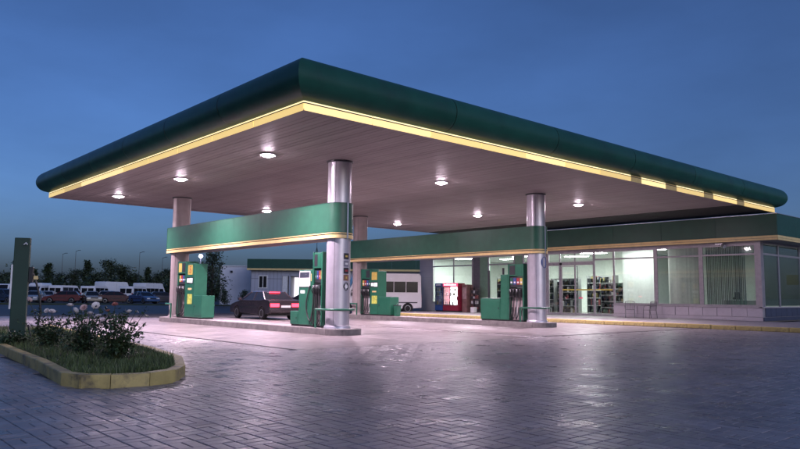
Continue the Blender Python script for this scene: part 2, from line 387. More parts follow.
# ================================================================== COLUMNS, ISLANDS, BEAMS
C1X, C3X, Y1, Y2 = -18.07, -30.05, 13.34, 23.65
def column(x, y, label, mat):
    t = thing('column', label, 'column', (x,y,0), group='canopy columns')
    MB().lathe([(.385,.15),(.385,2.2),(.385,4.5),(.385,CZ-.05)],n=40).build('shaft', mat, t)
    MB().lathe([(.43,.19),(.43,.25),(.39,.3)],n=40).build('foot_ring', mat, t)
    MB().lathe([(.389,CZ-.05),(.43,CZ-.04),(.44,CZ-.015),(.44,CZ+.0)],n=40).build('top_shade_collar', DARK, t)  # dark ring added in place of the thin shadow at the column top
    for a in (.6,2.17,3.74,5.31):
        MB().cyl((.386*math.cos(a),.386*math.sin(a),.3),(.386*math.cos(a),.386*math.sin(a),CZ-.06),.004,n=6).build('seam', DARK, t)
    return t
c1 = column(C1X,Y1,'silver column with warning stickers at the end of the front pump island',COLM)
c2 = column(C1X,Y2,'silver column with round blue sign at the end of the rear pump island',COLM)
c3 = column(C3X,Y1,'dull pinkish column at the car park end of the front pump island',COLP)
c4 = column(C3X,Y2,'dull pinkish column at the van end of the rear pump island',COLP)
def patch(t, name, ang, z, w, h, mat, r=.389, round_=False):
    vs = []; fs = []; n = 6
    if round_:
        ring = 18; pts = [(w/2*math.cos(2*PI*i/ring), h/2*math.sin(2*PI*i/ring)) for i in range(ring)]
        vs = [(r*math.cos(ang+p/r), r*math.sin(ang+p/r), z+q) for p,q in pts]; fs = [tuple(range(ring))]
    else:
        for i in range(n+1):
            a = ang+(i/n-.5)*w/r; vs += [(r*math.cos(a),r*math.sin(a),z-h/2),(r*math.cos(a),r*math.sin(a),z+h/2)]
        fs = [(2*i,2*i+2,2*i+3,2*i+1) for i in range(n)]
    return MB().add(vs,fs).build(name, mat, t)
for k,(z,mm,rd,m2,w2) in enumerate([(2.48,DARK,0,YPL,.10),(2.24,M('sticker_grey',(.2,.2,.25),.5),0,WHITE,.12),(2.02,DARK,0,RED,.12),(1.8,M('sticker_brown',(.25,.12,.07),.5),0,YPL,.06),(1.52,DARK,1,WHITE,.13)]):
    patch(c1,'sticker',.1,z,.22,.19 if not rd else .26,mm,round_=bool(rd)); patch(c1,'sticker_symbol',.1,z,w2,.06 if not rd else .13,m2,r=.392,round_=bool(rd))
patch(c2,'blue_sign',.1,2.68,.42,.48,BLUE,r=.395,round_=True); patch(c2,'sign_symbol',.1,2.68,.05,.28,WHITE,r=.399)

def island(y, label):
    t = thing('pump_island', label, 'island', ((C1X+C3X)/2,y,0), group='pump islands', world=True)
    xa, xb, hw = C3X-.95, C1X+.78, .62
    MB().box(xa+.16,xb-.16,y-hw+.155,y+hw-.155,-.002,.196).build('top_slab', M('island_top',(.3,.26,.26),.6,var=.2,scale=3,bump=.2), t, smooth=0)
    n = 9
    for k in range(n):
        x0 = xa+.55+(xb-xa-1.1)*k/n; x1 = xa+.55+(xb-xa-1.1)*(k+1)/n
        for s in (-1,1):
            MB().box(x0+.004,x1-.004,*sorted((y+s*hw,y+s*(hw-.15))),-.002,.2+random.gauss(0,.003)).build('kerb_stone', CONC, t, smooth=0, bevel=.012)
    for (xe,s) in ((xa,-1),(xb,1)):        # rounded end stones
        out = []; inn = []; r = .5
        xi = xe-s*.546
        for i in range(9):
            a = PI/2*i/8
            out.append((xe-s*r+s*r*math.sin(a), y-hw+r-r*math.cos(a)))
            inn.append((xe-s*r+s*(r-.15)*math.sin(a), y-hw+r-(r-.15)*math.cos(a)))
        o2 = [(px,2*y-py) for px,py in out][::-1]; i2 = [(px,2*y-py) for px,py in inn][::-1]
        O = [(xi,y-hw)]+out+o2+[(xi,y+hw)]; I = [(xi,y-hw+.15)]+inn+i2+[(xi,y+hw-.15)]
        poly = O+I[::-1]
        if s < 0: poly = poly[::-1]
        MB().prism(poly,-.002,.2).build('end_stone', CONC, t, smooth=0, bevel=.012)
    return t
island(Y1,'grey concrete pump island under the brighter green sign beam')
island(Y2,'grey concrete pump island nearer the shop, behind the front one')
def beam(y, label):
    t = thing('sign_beam', label, 'beam', ((C1X+C3X)/2,y,3.05), group='green sign beams over the islands', world=True)
    hw = .45; xb = C1X; xa = C3X-.42
    def stad(h, xa_=xa):
        p = [(xa_,y-h)]+[(xb+h*math.sin(a),y-h*math.cos(a)) for a in [PI*i/20 for i in range(21)]]+[(xa_,y+h)]
        return p
    MB().prism(stad(hw),3.235,4.17).build('sign_panel', GREEN, t, smooth=30)
    MB().prism(stad(hw-.02,xa+.02),3.05,3.23).build('core', DARK, t, smooth=30)
    MB().prism(stad(hw+.012,xa-.01),3.052,3.16).build('yellow_stripe', YEL, t, smooth=30)
    MB().prism(stad(hw+.008,xa-.006),3.195,3.225).build('yellow_stripe', YEL, t, smooth=30)
    for xx in (xa+.0,):
        MB().box(xx-.03,xx-.006,y-hw-.01,y+hw+.01,3.05,4.18).build('end_frame', GREEN, t, smooth=0)
    MB().prism(stad(hw+.006,xa-.004),4.172,4.19).build('top_cap', BFASC, t, smooth=30)
    # aluminium cover strip on the end facing out
    MB().box(xb+hw-.01,xb+hw+.02,y-.03,y+.03,3.04,4.2).build('cover_strip', STEEL, t, smooth=0)
    for k in range(5):
        xx = xa+(xb-xa)*(k+1)/6
        for s in (-1,1): MB().box(xx-.004,xx+.004,y+s*hw-.002,y+s*hw+.002,3.24,4.165).build('panel_seam', BFASC, t, smooth=0)
    return t
beam(Y1,'bright green sign beam with yellow stripes above the front pump island')
beam(Y2,'green sign beam above the rear pump island, darker, before the shop')

def guard(x, y, s, label):     # tube hoop round the column at an island end
    t = thing('guard_rail', label, 'guard rail', (x,y,.19), rz=0 if s > 0 else PI, group='green guard rails at island ends')
    h = .60; r = .53
    path = [(-.45,-r,h)]+[(r*math.sin(a),-r*math.cos(a),h) for a in [PI*i/14 for i in range(15)]]+[(-.45,r,h)]
    MB().tube(path,.035,10).build('rail', GREENP, t)
    for yy in (-r,r): MB().cyl((-.45,yy,0),(-.45,yy,h+.03),.035,n=10).build('post', GREENP, t)
    return t
guard(C1X,Y1,1,'green hoop rail round the stickered silver column'); guard(C1X,Y2,1,'dark green hoop rail round the column with blue sign')
guard(C3X,Y1,-1,'green hoop rail round the pinkish column nearest the parked vehicles'); guard(C3X,Y2,-1,'green hoop rail round the pinkish column by the van')

# ================================================================== FUEL PUMPS
NOZ = [M('nozzle_black',(.015,.015,.017),.4)]
HOSEM = M('hose_rubber',(.03,.028,.03),.45)
BACKP = M('bay_back',(.33,.27,.27),.5,var=.15)
SCREEN = M('display_white',(.8,.85,.82),.4,emit=(.85,.95,.9),es=.35)
LCD = M('display_dark',(.05,.06,.08),.25)
def text_mesh(ch, size):
    cu = bpy.data.curves.new('digit','FONT'); cu.body = ch; cu.size = size; cu.align_x = 'CENTER'; cu.align_y = 'CENTER'; cu.extrude = .002
    ob = bpy.data.objects.new('digit',cu); COL.objects.link(ob); bpy.context.view_layer.update()
    me = bpy.data.meshes.new_from_object(ob.evaluated_get(bpy.context.evaluated_depsgraph_get())); bpy.data.objects.remove(ob); bpy.data.curves.remove(cu); return me
def pump(x, y, rz, label, cab=.85, tow=.9, th=2.33, bay=.85, digit=None, bin_=False, glassy=False, ch_=.98):
    # local x: cabinet at -x, hose bay at +x (the column side); both long faces are alike
    t = thing('fuel_pump', label, 'fuel pump', (x,y,.197), rz, group='green fuel pumps')
    d = .29; xb1 = .0; xb0 = xb1-bay; xt1 = xb0-.004; xt0 = xt1-tow; xc1 = xt0-.004; xc0 = xc1-cab
    MB().box(xc0+.03,xb1-.03,-d+.03,d-.03,0,.06).build('plinth', BLACK, t, smooth=0)
    c = MB().box(xc0,xc1,-d,d,.06,ch_).build('cabinet', GREENP, t, smooth=0, bevel=.015)
    for s in (-1,1):
        MB().box(xc0+.05,xc1-.05,*sorted((s*d,s*(d+.008))),.14,ch_-.08).build('cabinet_door', GREENP, c, smooth=0, bevel=.004)
        MB().box(xc1-.13,xc1-.10,*sorted((s*(d+.008),s*(d+.022))),ch_*.5,ch_*.6).build('lock', DARK, c, smooth=0)
    w = MB().box(xt0,xt1,-d,d,.06,th).build('tower', GREENP, t, smooth=0, bevel=.015)
    mx = (xt0+xt1)/2
    for s in (-1,1):
        f = lambda a,b,z0,z1,e=.006: MB().box(a,b,*sorted((s*d,s*(d+e))),z0,z1)
        if th > 2.1:
            f(mx-.22,mx+.22,th-.47,th-.06).build('number_plate', YPL, w, smooth=0)
            if digit:
                g = inst(digit,'digit',w,(mx,s*(d+.0075),th-.265),(PI/2,0,0 if s < 0 else PI))
            f(mx-.3,mx+.3,th-.85,th-.58,.012).build('display_frame', DARK, w, smooth=0)
            f(mx-.26,mx+.02,th-.82,th-.62,.016).build('display', SCREEN, w, smooth=0); f(mx+.05,mx+.26,th-.8,th-.63,.016).build('display', SCREEN, w, smooth=0)
            f(mx-.17,mx+.17,th-1.12,th-1.04).build('price_label', YEL, w, smooth=0)
            f(mx-.24,mx+.2,th-1.72,th-1.3,.004).build('notice', M('notice_yellow',(.5,.55,.1),.5,var=.35,scale=12), w, smooth=0)
        elif tow > .6:
            f(xt0+.04,mx+.28,1.32,th-.04,.02).build('display_frame', WHITE, w, smooth=0)
            f(xt0+.08,mx+.24,1.62,th-.08,.028).build('display', LCD, w, smooth=0)
            f(xt0+.08,mx+.24,1.36,1.59,.026).build('display', SCREEN, w, smooth=0)
            f(mx+.32,xt1-.04,1.5,1.75,.012).build('price_label', YEL, w, smooth=0)
            f(xt0+.1,xt0+.35,1.1,1.2,.004).build('notice', SCREEN, w, smooth=0)
    # hose bay: two posts, header, back panel
    for px in (xb0+.004,xb1-.06): MB().box(px,px+.06,-d,d,.06,2.45).build('bay_post', GREENP, t, smooth=0, bevel=.008)
    MB().box(xb0+.066,xb1-.062,-.1,.1,.06,1.3).build('bay_panel', BACKP, t, smooth=0)
    h = MB().box(xb0+.066,xb1-.062,-d+.01,d-.01,1.92,2.43).build('header', GREENP, t, smooth=0, bevel=.01)
    m_ = MB().box(xb0+.066,xb1-.062,-d+.06,d-.06,1.45,1.88).build('price_board', DARK, t, smooth=0)
    n = 4; ww = (bay-.14)/n
    for s in (-1,1):
        f = lambda a,b,z0,z1,y0,e=.006: MB().box(a,b,*sorted((s*y0,s*(y0+e))),z0,z1)
        f(xb0+.1,xb0+.1+(bay-.2)*.45,1.98,2.37,d-.01).build('pump_sign', DARK, h, smooth=0)
        f(xb0+.1+(bay-.2)*.55,xb1-.1,1.98,2.37,d-.01).build('pump_sign', YPL if digit else GREENP, h, smooth=0)
        for k,cm in enumerate((GREENP,BLUE,RED,YPL)):
            a = xb0+.07+ww*k; q = f(a+.02,a+ww-.02,1.56,1.84,d-.06).build('price_square', cm, m_, smooth=0)
            f(a+.045,a+ww-.045,1.62,1.69,d-.054,.004).build('price', WHITE, q, smooth=0)
        MB().box(xb0+.07,xb1-.066,*sorted((s*.1,s*(d-.02))),1.02,1.42).build('nozzle_holder', BLACK, t, smooth=0)
        for k in range(n):
            a = xb0+.07+ww*(k+.5)
            nz = MB(); nz.tube([(a,s*(d+.01),1.36),(a,s*(d+.04),1.24),(a,s*(d+.03),1.1)],.032,8); nz.tube([(a,s*(d+.03),1.34),(a,s*(d+.1),1.3),(a,s*(d+.11),1.18),(a,s*(d+.05),1.1)],.014,6)
            q = nz.build('nozzle', NOZ[0], t)
            MB().box(a-.03,a+.03,*sorted((s*(d+.035),s*(d+.055))),1.24,1.36).build('nozzle_grip', WHITE if k%2 == 0 else STEEL, q, smooth=0)
            MB().tube([(a,s*(d+.03),1.1),(a+.02,s*(d+.05),.8),(a+.03*math.sin(k*2),s*(d+.08),.4),(a-.02,s*(d+.06),.16),(a-.05,s*(d+.0),.1),(a-.06,s*(d-.1),.25),(a-.05,s*.12,.6)],.021,7).build('hose', HOSEM, t)
            MB().box(a-ww*.27,a+ww*.27,*sorted((s*.101,s*.112)),.12,1.0).build('bay_rib', WHITE if k == 1 else BACKP, t, smooth=0)
    if th <= 2.1 and tow > .6:            # long hose looping across the tower face
        for s in (-1,1):
            pts = [(xt1-.08,s*(d+.03),1.35)]+[(xt1-.1-.22*math.sin(PI*i/8)*(.4+.6*i/8),s*(d+.05),1.3-1.05*i/8) for i in range(1,9)]+[(xt1-.02,s*(d+.04),.18),(xt1+.06,s*(d+.02),.5)]
            MB().tube(pts,.022,8).build('hose', HOSEM, t)
    if glassy:               # rack with leaflets above the cabinet
        r = MB(); r.box(xc0+.22,xc0+.26,-.05,.05,.98,2.2); r.box(xc1-.1,xc1-.06,-.05,.05,.98,2.3); r.build('leaflet_frame', DARK, t, smooth=0)
    if bin_:
        b = thing('waste_bin', 'small green litter bin with white tissue at the cabinet end of a pump', 'bin', (0,0,0))
        ca, sa = math.cos(rz), math.sin(rz); lx = xc0-.22; b.location = (x+lx*ca, y+lx*sa, .197)
        MB().frustum((-.11,.11,-.11,.11),0,(-.14,.14,-.14,.14),.52).build('bin_body', GREENP, b, smooth=0, bevel=.01)
        MB().box(-.15,.15,-.15,.15,.52,.56).build('bin_rim', DARK, b, smooth=0)
        MB().add([(-.08,-.02,.55),(.02,-.06,.6),(.06,.04,.72),(-.04,.05,.66)],[(0,1,2,3)]).build('tissue', WHITE, b)
    return t
dig5 = text_mesh('5',.42); dig5.materials.append(RED)
pump(C1X-.47,Y1,0,'green pump with dark display and one long hose beside the stickered column',cab=.5,tow=.78,th=1.88,bay=.55,ch_=.5)
pump(C3X+.47,Y1,PI,'green pump with yellow number 5 plate beside the front pinkish column',cab=.75,tow=.85,digit=dig5)
pump(C3X+.47,Y2,PI,'green pump with a small litter bin beside it, near the white minibus',cab=1.0,tow=.6,bin_=True)
pump(C1X-.47,Y2,0,'green pump with four black hoses beside the column with blue sign',cab=1.15,tow=.4,th=2.0,glassy=True)

# ================================================================== VEHICLES
TYRE = M('tyre',(.015,.015,.016),.8); RIM = M('wheel_rim',(.45,.45,.47),.35,metal=.8)
CGL = M('car_glass',(.012,.014,.018),.1,spec=.35); CHR = M('chrome',(.7,.7,.72),.15,metal=1)
TAIL = M('tail_lens',(.35,.01,.02),.2); TAILON = M('tail_lens_lit',(.5,.02,.03),.2,emit=(1,.03,.06),es=7); HEADL = M('head_lens',(.7,.72,.75),.1)
PLATE = M('number_plate',(.75,.75,.72),.4); AMBER = M('amber_lens',(.6,.2,.02),.2)
def paint(name, c): return M('paint_'+name, c, .25, coat=.6, var=.05, scale=2, dirt=(c[0]*.6+.03,c[1]*.6+.028,c[2]*.6+.025), dscale=2, damt=.12)
def wheel(t, x, y, r, w=.2):
    s = 1 if y > 0 else -1
    q = MB().lathe([(r*.6,-w/2),(r*.93,-w/2),(r,-w/2+.03),(r,w/2-.03),(r*.93,w/2),(r*.6,w/2)],n=24).build('wheel', TYRE, t)
    q.location = (x,y,r); q.rotation_euler = (PI/2,0,0)
    m = MB().lathe([(.03,w/2-.05),(r*.6,w/2-.03),(r*.62,w/2+.004),(r*.56,w/2+.006),(r*.5,w/2-.02),(.08,w/2-.01),(.0,w/2)],n=20)
    o = m.build('rim', RIM, q); 
    if s > 0: o.rotation_euler = (PI,0,0)
def arch(cx, r, n=10): return [(cx+r*math.cos(a), .30+r*math.sin(a)) for a in [PI*i/n for i in range(n+1)]]
def car(px_or_xy, heading, label, pm, L=4.3, Wd=1.7, H=1.42, kind='sedan', lit=False, group=None, name='parked_car', z=0., simple=False):
    x,y = px_or_xy
    t = thing(name, label, 'car', (x,y,z), heading, group=group)
    h = L/2; wr = .31; xr, xf = -h+.85, h-.82; bz = .93
    tail_top = 1.0 if kind != 'sedan' else .98
    low = [(-h,.34),(-h-.02,.55),(-h+.03,.80),(-h+.10,tail_top-.02)]
    if kind == 'sedan': low += [(-h+.65,tail_top+.02),(-h+.95,bz+.04)]
    else: low += [(-h+.3,bz+.06)]
    low += [(h-1.35,bz+.03),(h-.7,.85),(h-.18,.74),(h-.02,.62),(h,.5),(h-.03,.3)]
    bottom = [(xf+.36,.28)]+[(p[0],p[1]-.0) for p in arch(xf,.36)]+[(xr+.36,.24)]+arch(xr,.36)+[(xr-.36,.26)]
    body = MB().prism_y(low+bottom,-Wd/2,Wd/2)
    b = body.build('body', pm, t, smooth=50, bevel=.06, seg=3)
    MB().box(xr-.4,xf+.4,-Wd/2+.12,Wd/2-.12,.2,.62).build('underbody', BLACK, t, smooth=0)
    if kind == 'sedan': B = (-h+.62,h-1.2); T = (-h+1.25,h-2.0)
    elif kind == 'hatch': B = (-h+.12,h-1.15); T = (-h+.5,h-1.95)
    else: B = (-h+.1,h-1.1); T = (-h+.3,h-1.85)
    wb, wt = Wd/2-.06, Wd/2-.27; zt = H-.05
    MB().frustum((B[0],B[1],-wb,wb),bz,(T[0],T[1],-wt,wt),zt).build('windows', CGL, t, smooth=0)
    rm = MB().frustum((T[0]-.06,T[1]+.08,-wt-.03,wt+.03),zt-.03,(T[0]+.12,T[1]-.12,-wt+.12,wt-.12),H); rm.build('roof', pm, t, smooth=50, bevel=.03)
    for s in (-1,1):
        for (xb,xt_) in ((B[0],T[0]),(B[1],T[1])):
            MB().tube([(xb,s*(wb-.0),bz),(xt_,s*wt,zt)],.035,6).build('pillar', pm, t)
        xm = (B[0]+B[1])/2-.05; MB().tube([(xm,s*(wb+.004),bz),(xm-.03,s*(wt+.006),zt)],.028,6).build('pillar', pm, t)
        wheel(t,xf,s*(Wd/2-.1),wr); wheel(t,xr,s*(Wd/2-.1),wr)
        if not simple:
            MB().box(xf-.62,xf-.45,*sorted((s*(Wd/2-.0),s*(Wd/2+.17))),.93,1.07).build('mirror', pm, t, smooth=0, bevel=.03)
            MB().box(xr+.45,xf-.42,*sorted((s*(Wd/2-.002),s*(Wd/2+.014))),.56,.63).build('side_moulding', BLACK, t, smooth=0)
            for xx in (xm-.12,xm+1.0): MB().box(xx-.16,xx,*sorted((s*Wd/2,s*(Wd/2+.02))),.79,.825).build('door_handle', DARK, t, smooth=0)
            for xx in (xm-.0,xm+1.05,xr+.5): MB().box(xx-.005,xx+.005,*sorted((s*(Wd/2-.002),s*(Wd/2+.002))),.32,.93).build('door_seam', BLACK, t, smooth=0)
        MB().box(-h-.035,-h+.1,*sorted((s*(Wd/2-.52),s*(Wd/2-.05))),.64,.80).build('tail_light', TAILON if lit else TAIL, t, smooth=0, bevel=.015)
        MB().box(h-.14,h+.0,*sorted((s*(Wd/2-.46),s*(Wd/2-.07))),.56,.70).build('headlight', HEADL, t, smooth=0, bevel=.02)
    MB().box(-h-.06,-h+.1,-Wd/2+.02,Wd/2-.02,.36,.54).build('bumper', pm if not simple else DARK, t, smooth=0, bevel=.04)
    MB().box(h-.1,h+.05,-Wd/2+.02,Wd/2-.02,.3,.48).build('bumper', pm if not simple else DARK, t, smooth=0, bevel=.04)
    MB().box(-h-.045,-h-.03,-.26,.26,.60,.71).build('licence_plate', PLATE, t, smooth=0)
    MB().box(h-.02,h+.02,-.4,.4,.56,.66).build('grille', BLACK, t, smooth=0)
    if lit: MB().box(T[0]-.13,T[0]-.04,-.28,.28,zt-.05,zt-.005).build('brake_light', TAILON, t, smooth=0)
    return t
def van(xy, heading, label, pm, L=5.3, Wd=1.95, H=2.3, glazed=True, high=False, group=None, name='parked_van', box=False, z=0.):
    t = thing(name, label, 'van', (xy[0],xy[1],z), heading, group=group); h = L/2; xr, xf = -h+1.0, h-.85; wr = .34
    nose = .95
    side = [(-h,.4),(-h,1.1),(-h+.06,H-.12),(-h+.2,H)]
    side += [(h-1.9,H),(h-1.55,H-.07),(h-.82,1.28),(h-.2,1.02),(h-.02,.8),(h,.4)]
    bottom = [(xf+.4,.33)]+[(p[0],p[1]+.03) for p in arch(xf,.4)]+[(xr+.4,.33)]+[(p[0],p[1]+.03) for p in arch(xr,.4)]+[(xr-.4,.35)]
    MB().prism_y(side+bottom,-Wd/2,Wd/2).build('body', pm, t, smooth=50, bevel=.09, seg=3)
    MB().box(xr-.4,xf+.4,-Wd/2+.14,Wd/2-.14,.22,.8).build('underbody', BLACK, t, smooth=0)
    if high: MB().frustum((-h+.1,h-1.6,-Wd/2+.12,Wd/2-.12),H-.02,(-h+.25,h-2.0,-Wd/2+.25,Wd/2-.25),H+.35).build('high_roof', pm, t, smooth=50, bevel=.08)
    # windscreen
    a = Vector((h-1.50,0,H-.14)); b_ = Vector((h-.86,0,1.32)); w1, w2 = Wd/2-.22, Wd/2-.12; nx = Vector((.03,0,.014))
    MB().add([(a.x+nx.x,-w1,a.z),(a.x+nx.x,w1,a.z),(b_.x+nx.x,w2,b_.z),(b_.x+nx.x,-w2,b_.z),(a.x-.2,-w1,a.z),(a.x-.2,w1,a.z),(b_.x-.2,w2,b_.z),(b_.x-.2,-w2,b_.z)],[(0,3,2,1),(0,1,5,4),(1,2,6,5),(2,3,7,6),(3,0,4,7)]).build('windscreen', CGL, t, smooth=0)
    wz0, wz1 = (1.2, min(H-.3,1.85)) if H < 2.8 else (1.5,2.2)
    for s in (-1,1):
        f = lambda a,b,z0,z1,e=.008: MB().box(a,b,*sorted((s*(Wd/2-.02),s*(Wd/2+e))),z0,z1)
        MB().prism_y([(h-2.25,wz0),(h-1.1,wz0),(h-1.42,wz1),(h-2.25,wz1)],*sorted((s*(Wd/2-.02),s*(Wd/2+.008)))).build('side_window', CGL, t, smooth=0)
        if glazed:
            n = 2 if L < 5 else (3 if L < 6 else 4); span = (h-2.4)-(-h+.25)
            for k in range(n):
                a0 = -h+.25+span*k/n+.05; a1 = -h+.25+span*(k+1)/n-.05
                f(a0-.03,a1+.03,wz0-.03,wz1+.03,.004).build('window_seal', BLACK, t, smooth=0); f(a0,a1,wz0,wz1,.009).build('side_window', CGL, t, smooth=0, bevel=.004)
        f(-h+.3,h-1.3,.72,.79,.012).build('side_moulding', DARK, t, smooth=0)
        for xx in (h-2.33,h-3.55): f(xx-.006,xx+.006,.45,H-.2,.003).build('door_seam', BLACK, t, smooth=0)
        for xx in (h-2.5,h-2.2): f(xx-.09,xx+.09,1.0,1.05,.02).build('door_handle', BLACK, t, smooth=0)
        MB().box(h-1.3,h-1.12,*sorted((s*Wd/2,s*(Wd/2+.22))),1.2,1.45).build('mirror', BLACK, t, smooth=0, bevel=.03)
        wheel(t,xf,s*(Wd/2-.12),wr,.22); wheel(t,xr,s*(Wd/2-.12),wr,.22)
        MB().box(h-.16,h-.0,*sorted((s*(Wd/2-.5),s*(Wd/2-.1))),.72,.92).build('headlight', HEADL, t, smooth=0, bevel=.03)
        MB().box(-h-.02,-h+.06,*sorted((s*(Wd/2-.16),s*(Wd/2-.03))),.8,1.25).build('tail_light', TAIL, t, smooth=0)
        if glazed: MB().box(-h-.0,-h+.05,*sorted((s*.06,s*(Wd/2-.2))),1.2,1.8).build('rear_window', CGL, t, smooth=0)
    MB().box(-h-.06,-h+.1,-Wd/2+.03,Wd/2-.03,.4,.6).build('bumper', DARK, t, smooth=0, bevel=.03)
    MB().box(h-.1,h+.06,-Wd/2+.03,Wd/2-.03,.36,.6).build('bumper', DARK, t, smooth=0, bevel=.03)
    MB().box(-h-.03,-h-.01,-.26,.26,.66,.77).build('licence_plate', PLATE, t, smooth=0)
    MB().box(h-.03,h+.02,-.45,.45,.72,.86).build('grille', BLACK, t, smooth=0)
    return t
GREYP = paint('charcoal',(.03,.023,.027)); WHT = paint('white',(.8,.8,.82)); MAR = paint('maroon',(.10,.012,.016)); BLUP = paint('blue',(.05,.10,.22)); BEI = paint('beige',(.30,.26,.2)); NAV = paint('navy',(.02,.025,.05)); SIL = paint('silver',(.3,.31,.33))
car((-31.75,18.75),PI-.06,'dark saloon with glowing red tail lights driving between the pump islands',GREYP,L=4.5,Wd=1.75,lit=True,name='saloon_car')
car((-36.4,24.6),PI+.5,'dark hatchback without lights, half hidden behind the dark saloon',NAV,L=4.0,Wd=1.66,kind='hatch',name='hatchback_car')
van(at(377,50.3),YAW+.22+PI,'white minibus with dark side windows parked beside the shop wall',paint('minibus_white',(.75,.74,.78)),L=6.2,Wd=2.05,H=2.8,name='minibus')

# ================================================================== SHOP
BX0, BX1, BY, BYB, FZ = -38.85, -14.01, 36.415, 45.5, .15
shop = thing('shop_building', 'long glass-fronted station shop with dark green fascia and tan stripe', 'building', (-26.4,40.5,0), world=True)
MINT = M('interior_mint',(.67,.70,.665),.6,var=.05); CEIL = M('interior_ceiling',(.7,.72,.7),.7)
P = shop
MB().box(BX0+.05,BX1-.05,BY+.05,BYB,.10,FZ-.001).build('floor', M('shop_floor',(.3,.28,.26),.25,var=.1,scale=3), P, smooth=0)
MB().box(BX0,BX1,BYB-.2,BYB,FZ,4.4).build('back_wall', MINT, P, smooth=0)
MB().box(BX0,BX0+.2,BY+.2,BYB-.203,FZ,4.4).build('side_wall', WALLG, P, smooth=0)
MB().box(BX0+.2,BX0+.23,BY+.3,BYB-.203,FZ,4.05).build('inner_lining', MINT, P, smooth=0)
MB().box(-22.42,-22.30,BY+1.6,BYB-.203,FZ,4.05).build('partition_wall', MINT, P, smooth=0)
MB().box(BX0+.25,BX1-.05,BY+.12,BYB-.203,4.08,4.14).build('ceiling', CEIL, P, smooth=0)
MB().box(BX0-.6,BX1+.7,BY-.2,BYB+.2,4.42,4.6).build('roof_slab', DARK, P, smooth=0)
MB().box(BX0,BX1,BY-.02,BY+.18,4.02,4.42).build('lintel', WALLD, P, smooth=0)
MB().box(BX1-.2,BX1+.02,BY+.183,BYB-.203,4.02,4.41).build('lintel', WALLD, P, smooth=0)
# eave soffit and fascia panels
FYF, FXR, FXL = 35.956, -13.02, -39.9
MB().box(FXL+.02,FXR-.02,FYF+.02,BY-.025,4.13,4.17).build('eave', M('eave_board',(.2,.19,.2),.6), P, smooth=0)
MB().box(BX1+.025,FXR-.02,BY-.02,BYB,4.13,4.17).build('eave', MATS['eave_board'], P, smooth=0)
n = 9
for k in range(n):
    a = FXL+(FXR-FXL)*k/n; b = FXL+(FXR-FXL)*(k+1)/n
    MB().box(a+.004,b-.004,FYF,FYF+.06,4.352,5.40).build('fascia_panel', BFASC, P, smooth=0, bevel=.006)
    MB().box(a,b-.0,FYF-.03,FYF+.05,4.12,4.22).build('tan_stripe', YEL, P, smooth=0)
    MB().box(a,b-.0,FYF-.018,FYF+.05,4.235,4.345).build('tan_stripe', YEL, P, smooth=0)
MB().box(FXL,FXR,FYF+.005,FYF+.05,4.115,4.36).build('stripe_backing', DARK, P, smooth=0)
for k in range(4):
    a = FYF+.06+(BYB-FYF)*k/4; b = FYF+.06+(BYB-FYF)*(k+1)/4
    MB().box(FXR-.06,FXR,a+.004,b-.004,4.352,5.40).build('fascia_panel', BFASC, P, smooth=0, bevel=.006)
    MB().box(FXR-.05,FXR+.03,a-.06 if k == 0 else a,b,4.12,4.22).build('tan_stripe', YEL, P, smooth=0)
    MB().box(FXR-.05,FXR+.018,a-.06 if k == 0 else a,b,4.235,4.345).build('tan_stripe', YEL, P, smooth=0)
MB().box(FXL-.02,FXR+.02,FYF-.015,FYF+.08,5.403,5.43).build('parapet_cap', STEEL, P, smooth=0)
MB().box(FXR-.08,FXR+.02,FYF+.083,BYB,5.403,5.43).build('parapet_cap', STEEL, P, smooth=0)
MB().box(FXL,FXL+.06,FYF+.063,BYB,4.12,5.40).build('fascia_panel', BFASC, P, smooth=0)
# piers
GPIL = M('green_pier',(.16,.28,.19),.5,var=.08)
for (a,b,mm) in ((BX0+.003,-37.5,WALLG),(-33.35,-32.72,M('dark_pier',(.12,.12,.13),.5)),(-32.71,-31.97,GPIL),(-29.6,-28.95,GPIL)):
    MB().box(a,b,BY-.012,BY+.25,FZ,4.02).build('pier', mm, P, smooth=0, bevel=.008)
    if mm is WALLG:
        for z in (.9,1.75,2.6,3.45): MB().box(a+.0,b-.0,BY-.016,BY-.0125,z,z+.012).build('panel_seam', WALLD, P, smooth=0)
FR = .055
def frame_v(x, z0, z1, w=FR): MB().box(x-w,x+w,BY-.03,BY+.05,z0,z1).build('mullion', WALLD, P, smooth=0, bevel=.006)
def frame_h(a, b, z, w=.045): MB().box(a,b,BY-.024,BY+.045,z-w,z+w).build('transom', WALLD, P, smooth=0, bevel=.006)
def pane(a, b, z0, z1, m=None):
    MB().box(a,b,BY+.0,BY+.008,z0,z1).build('pane', m or GLS, P, smooth=0)
def window(a, b, z0, zt, z1=4.02, splits=()):
    xs = [a]+list(splits)+[b]
    for x in xs[1:-1]: frame_v(x,z0,z1,.04)
    frame_v(a+FR,z0,z1); frame_v(b-FR,z0,z1); frame_h(a,b,zt); frame_h(a,b,z0+.045); frame_h(a,b,z1-.045)
    for i in range(len(xs)-1):
        l = xs[i]+(.115 if i == 0 else .045); r = xs[i+1]-(.115 if i == len(xs)-2 else .045)
        pane(l,r,z0+.09,zt-.045); pane(l,r,zt+.045,z1-.09)
window(-37.5,-33.35,.74,3.42,splits=(-35.25,))
window(-31.97,-29.6,.74,3.42); window(-28.95,-26.95,.74,3.42)
window(-22.28,-19.62,.85,3.5); window(-19.62,-17.05,.85,3.5); window(-17.05,-14.2,.85,3.5)
MB().box(-14.2,BX1+.005,BY-.032,BY+.2,FZ,4.02).build('corner_post', WALLD, P, smooth=0)
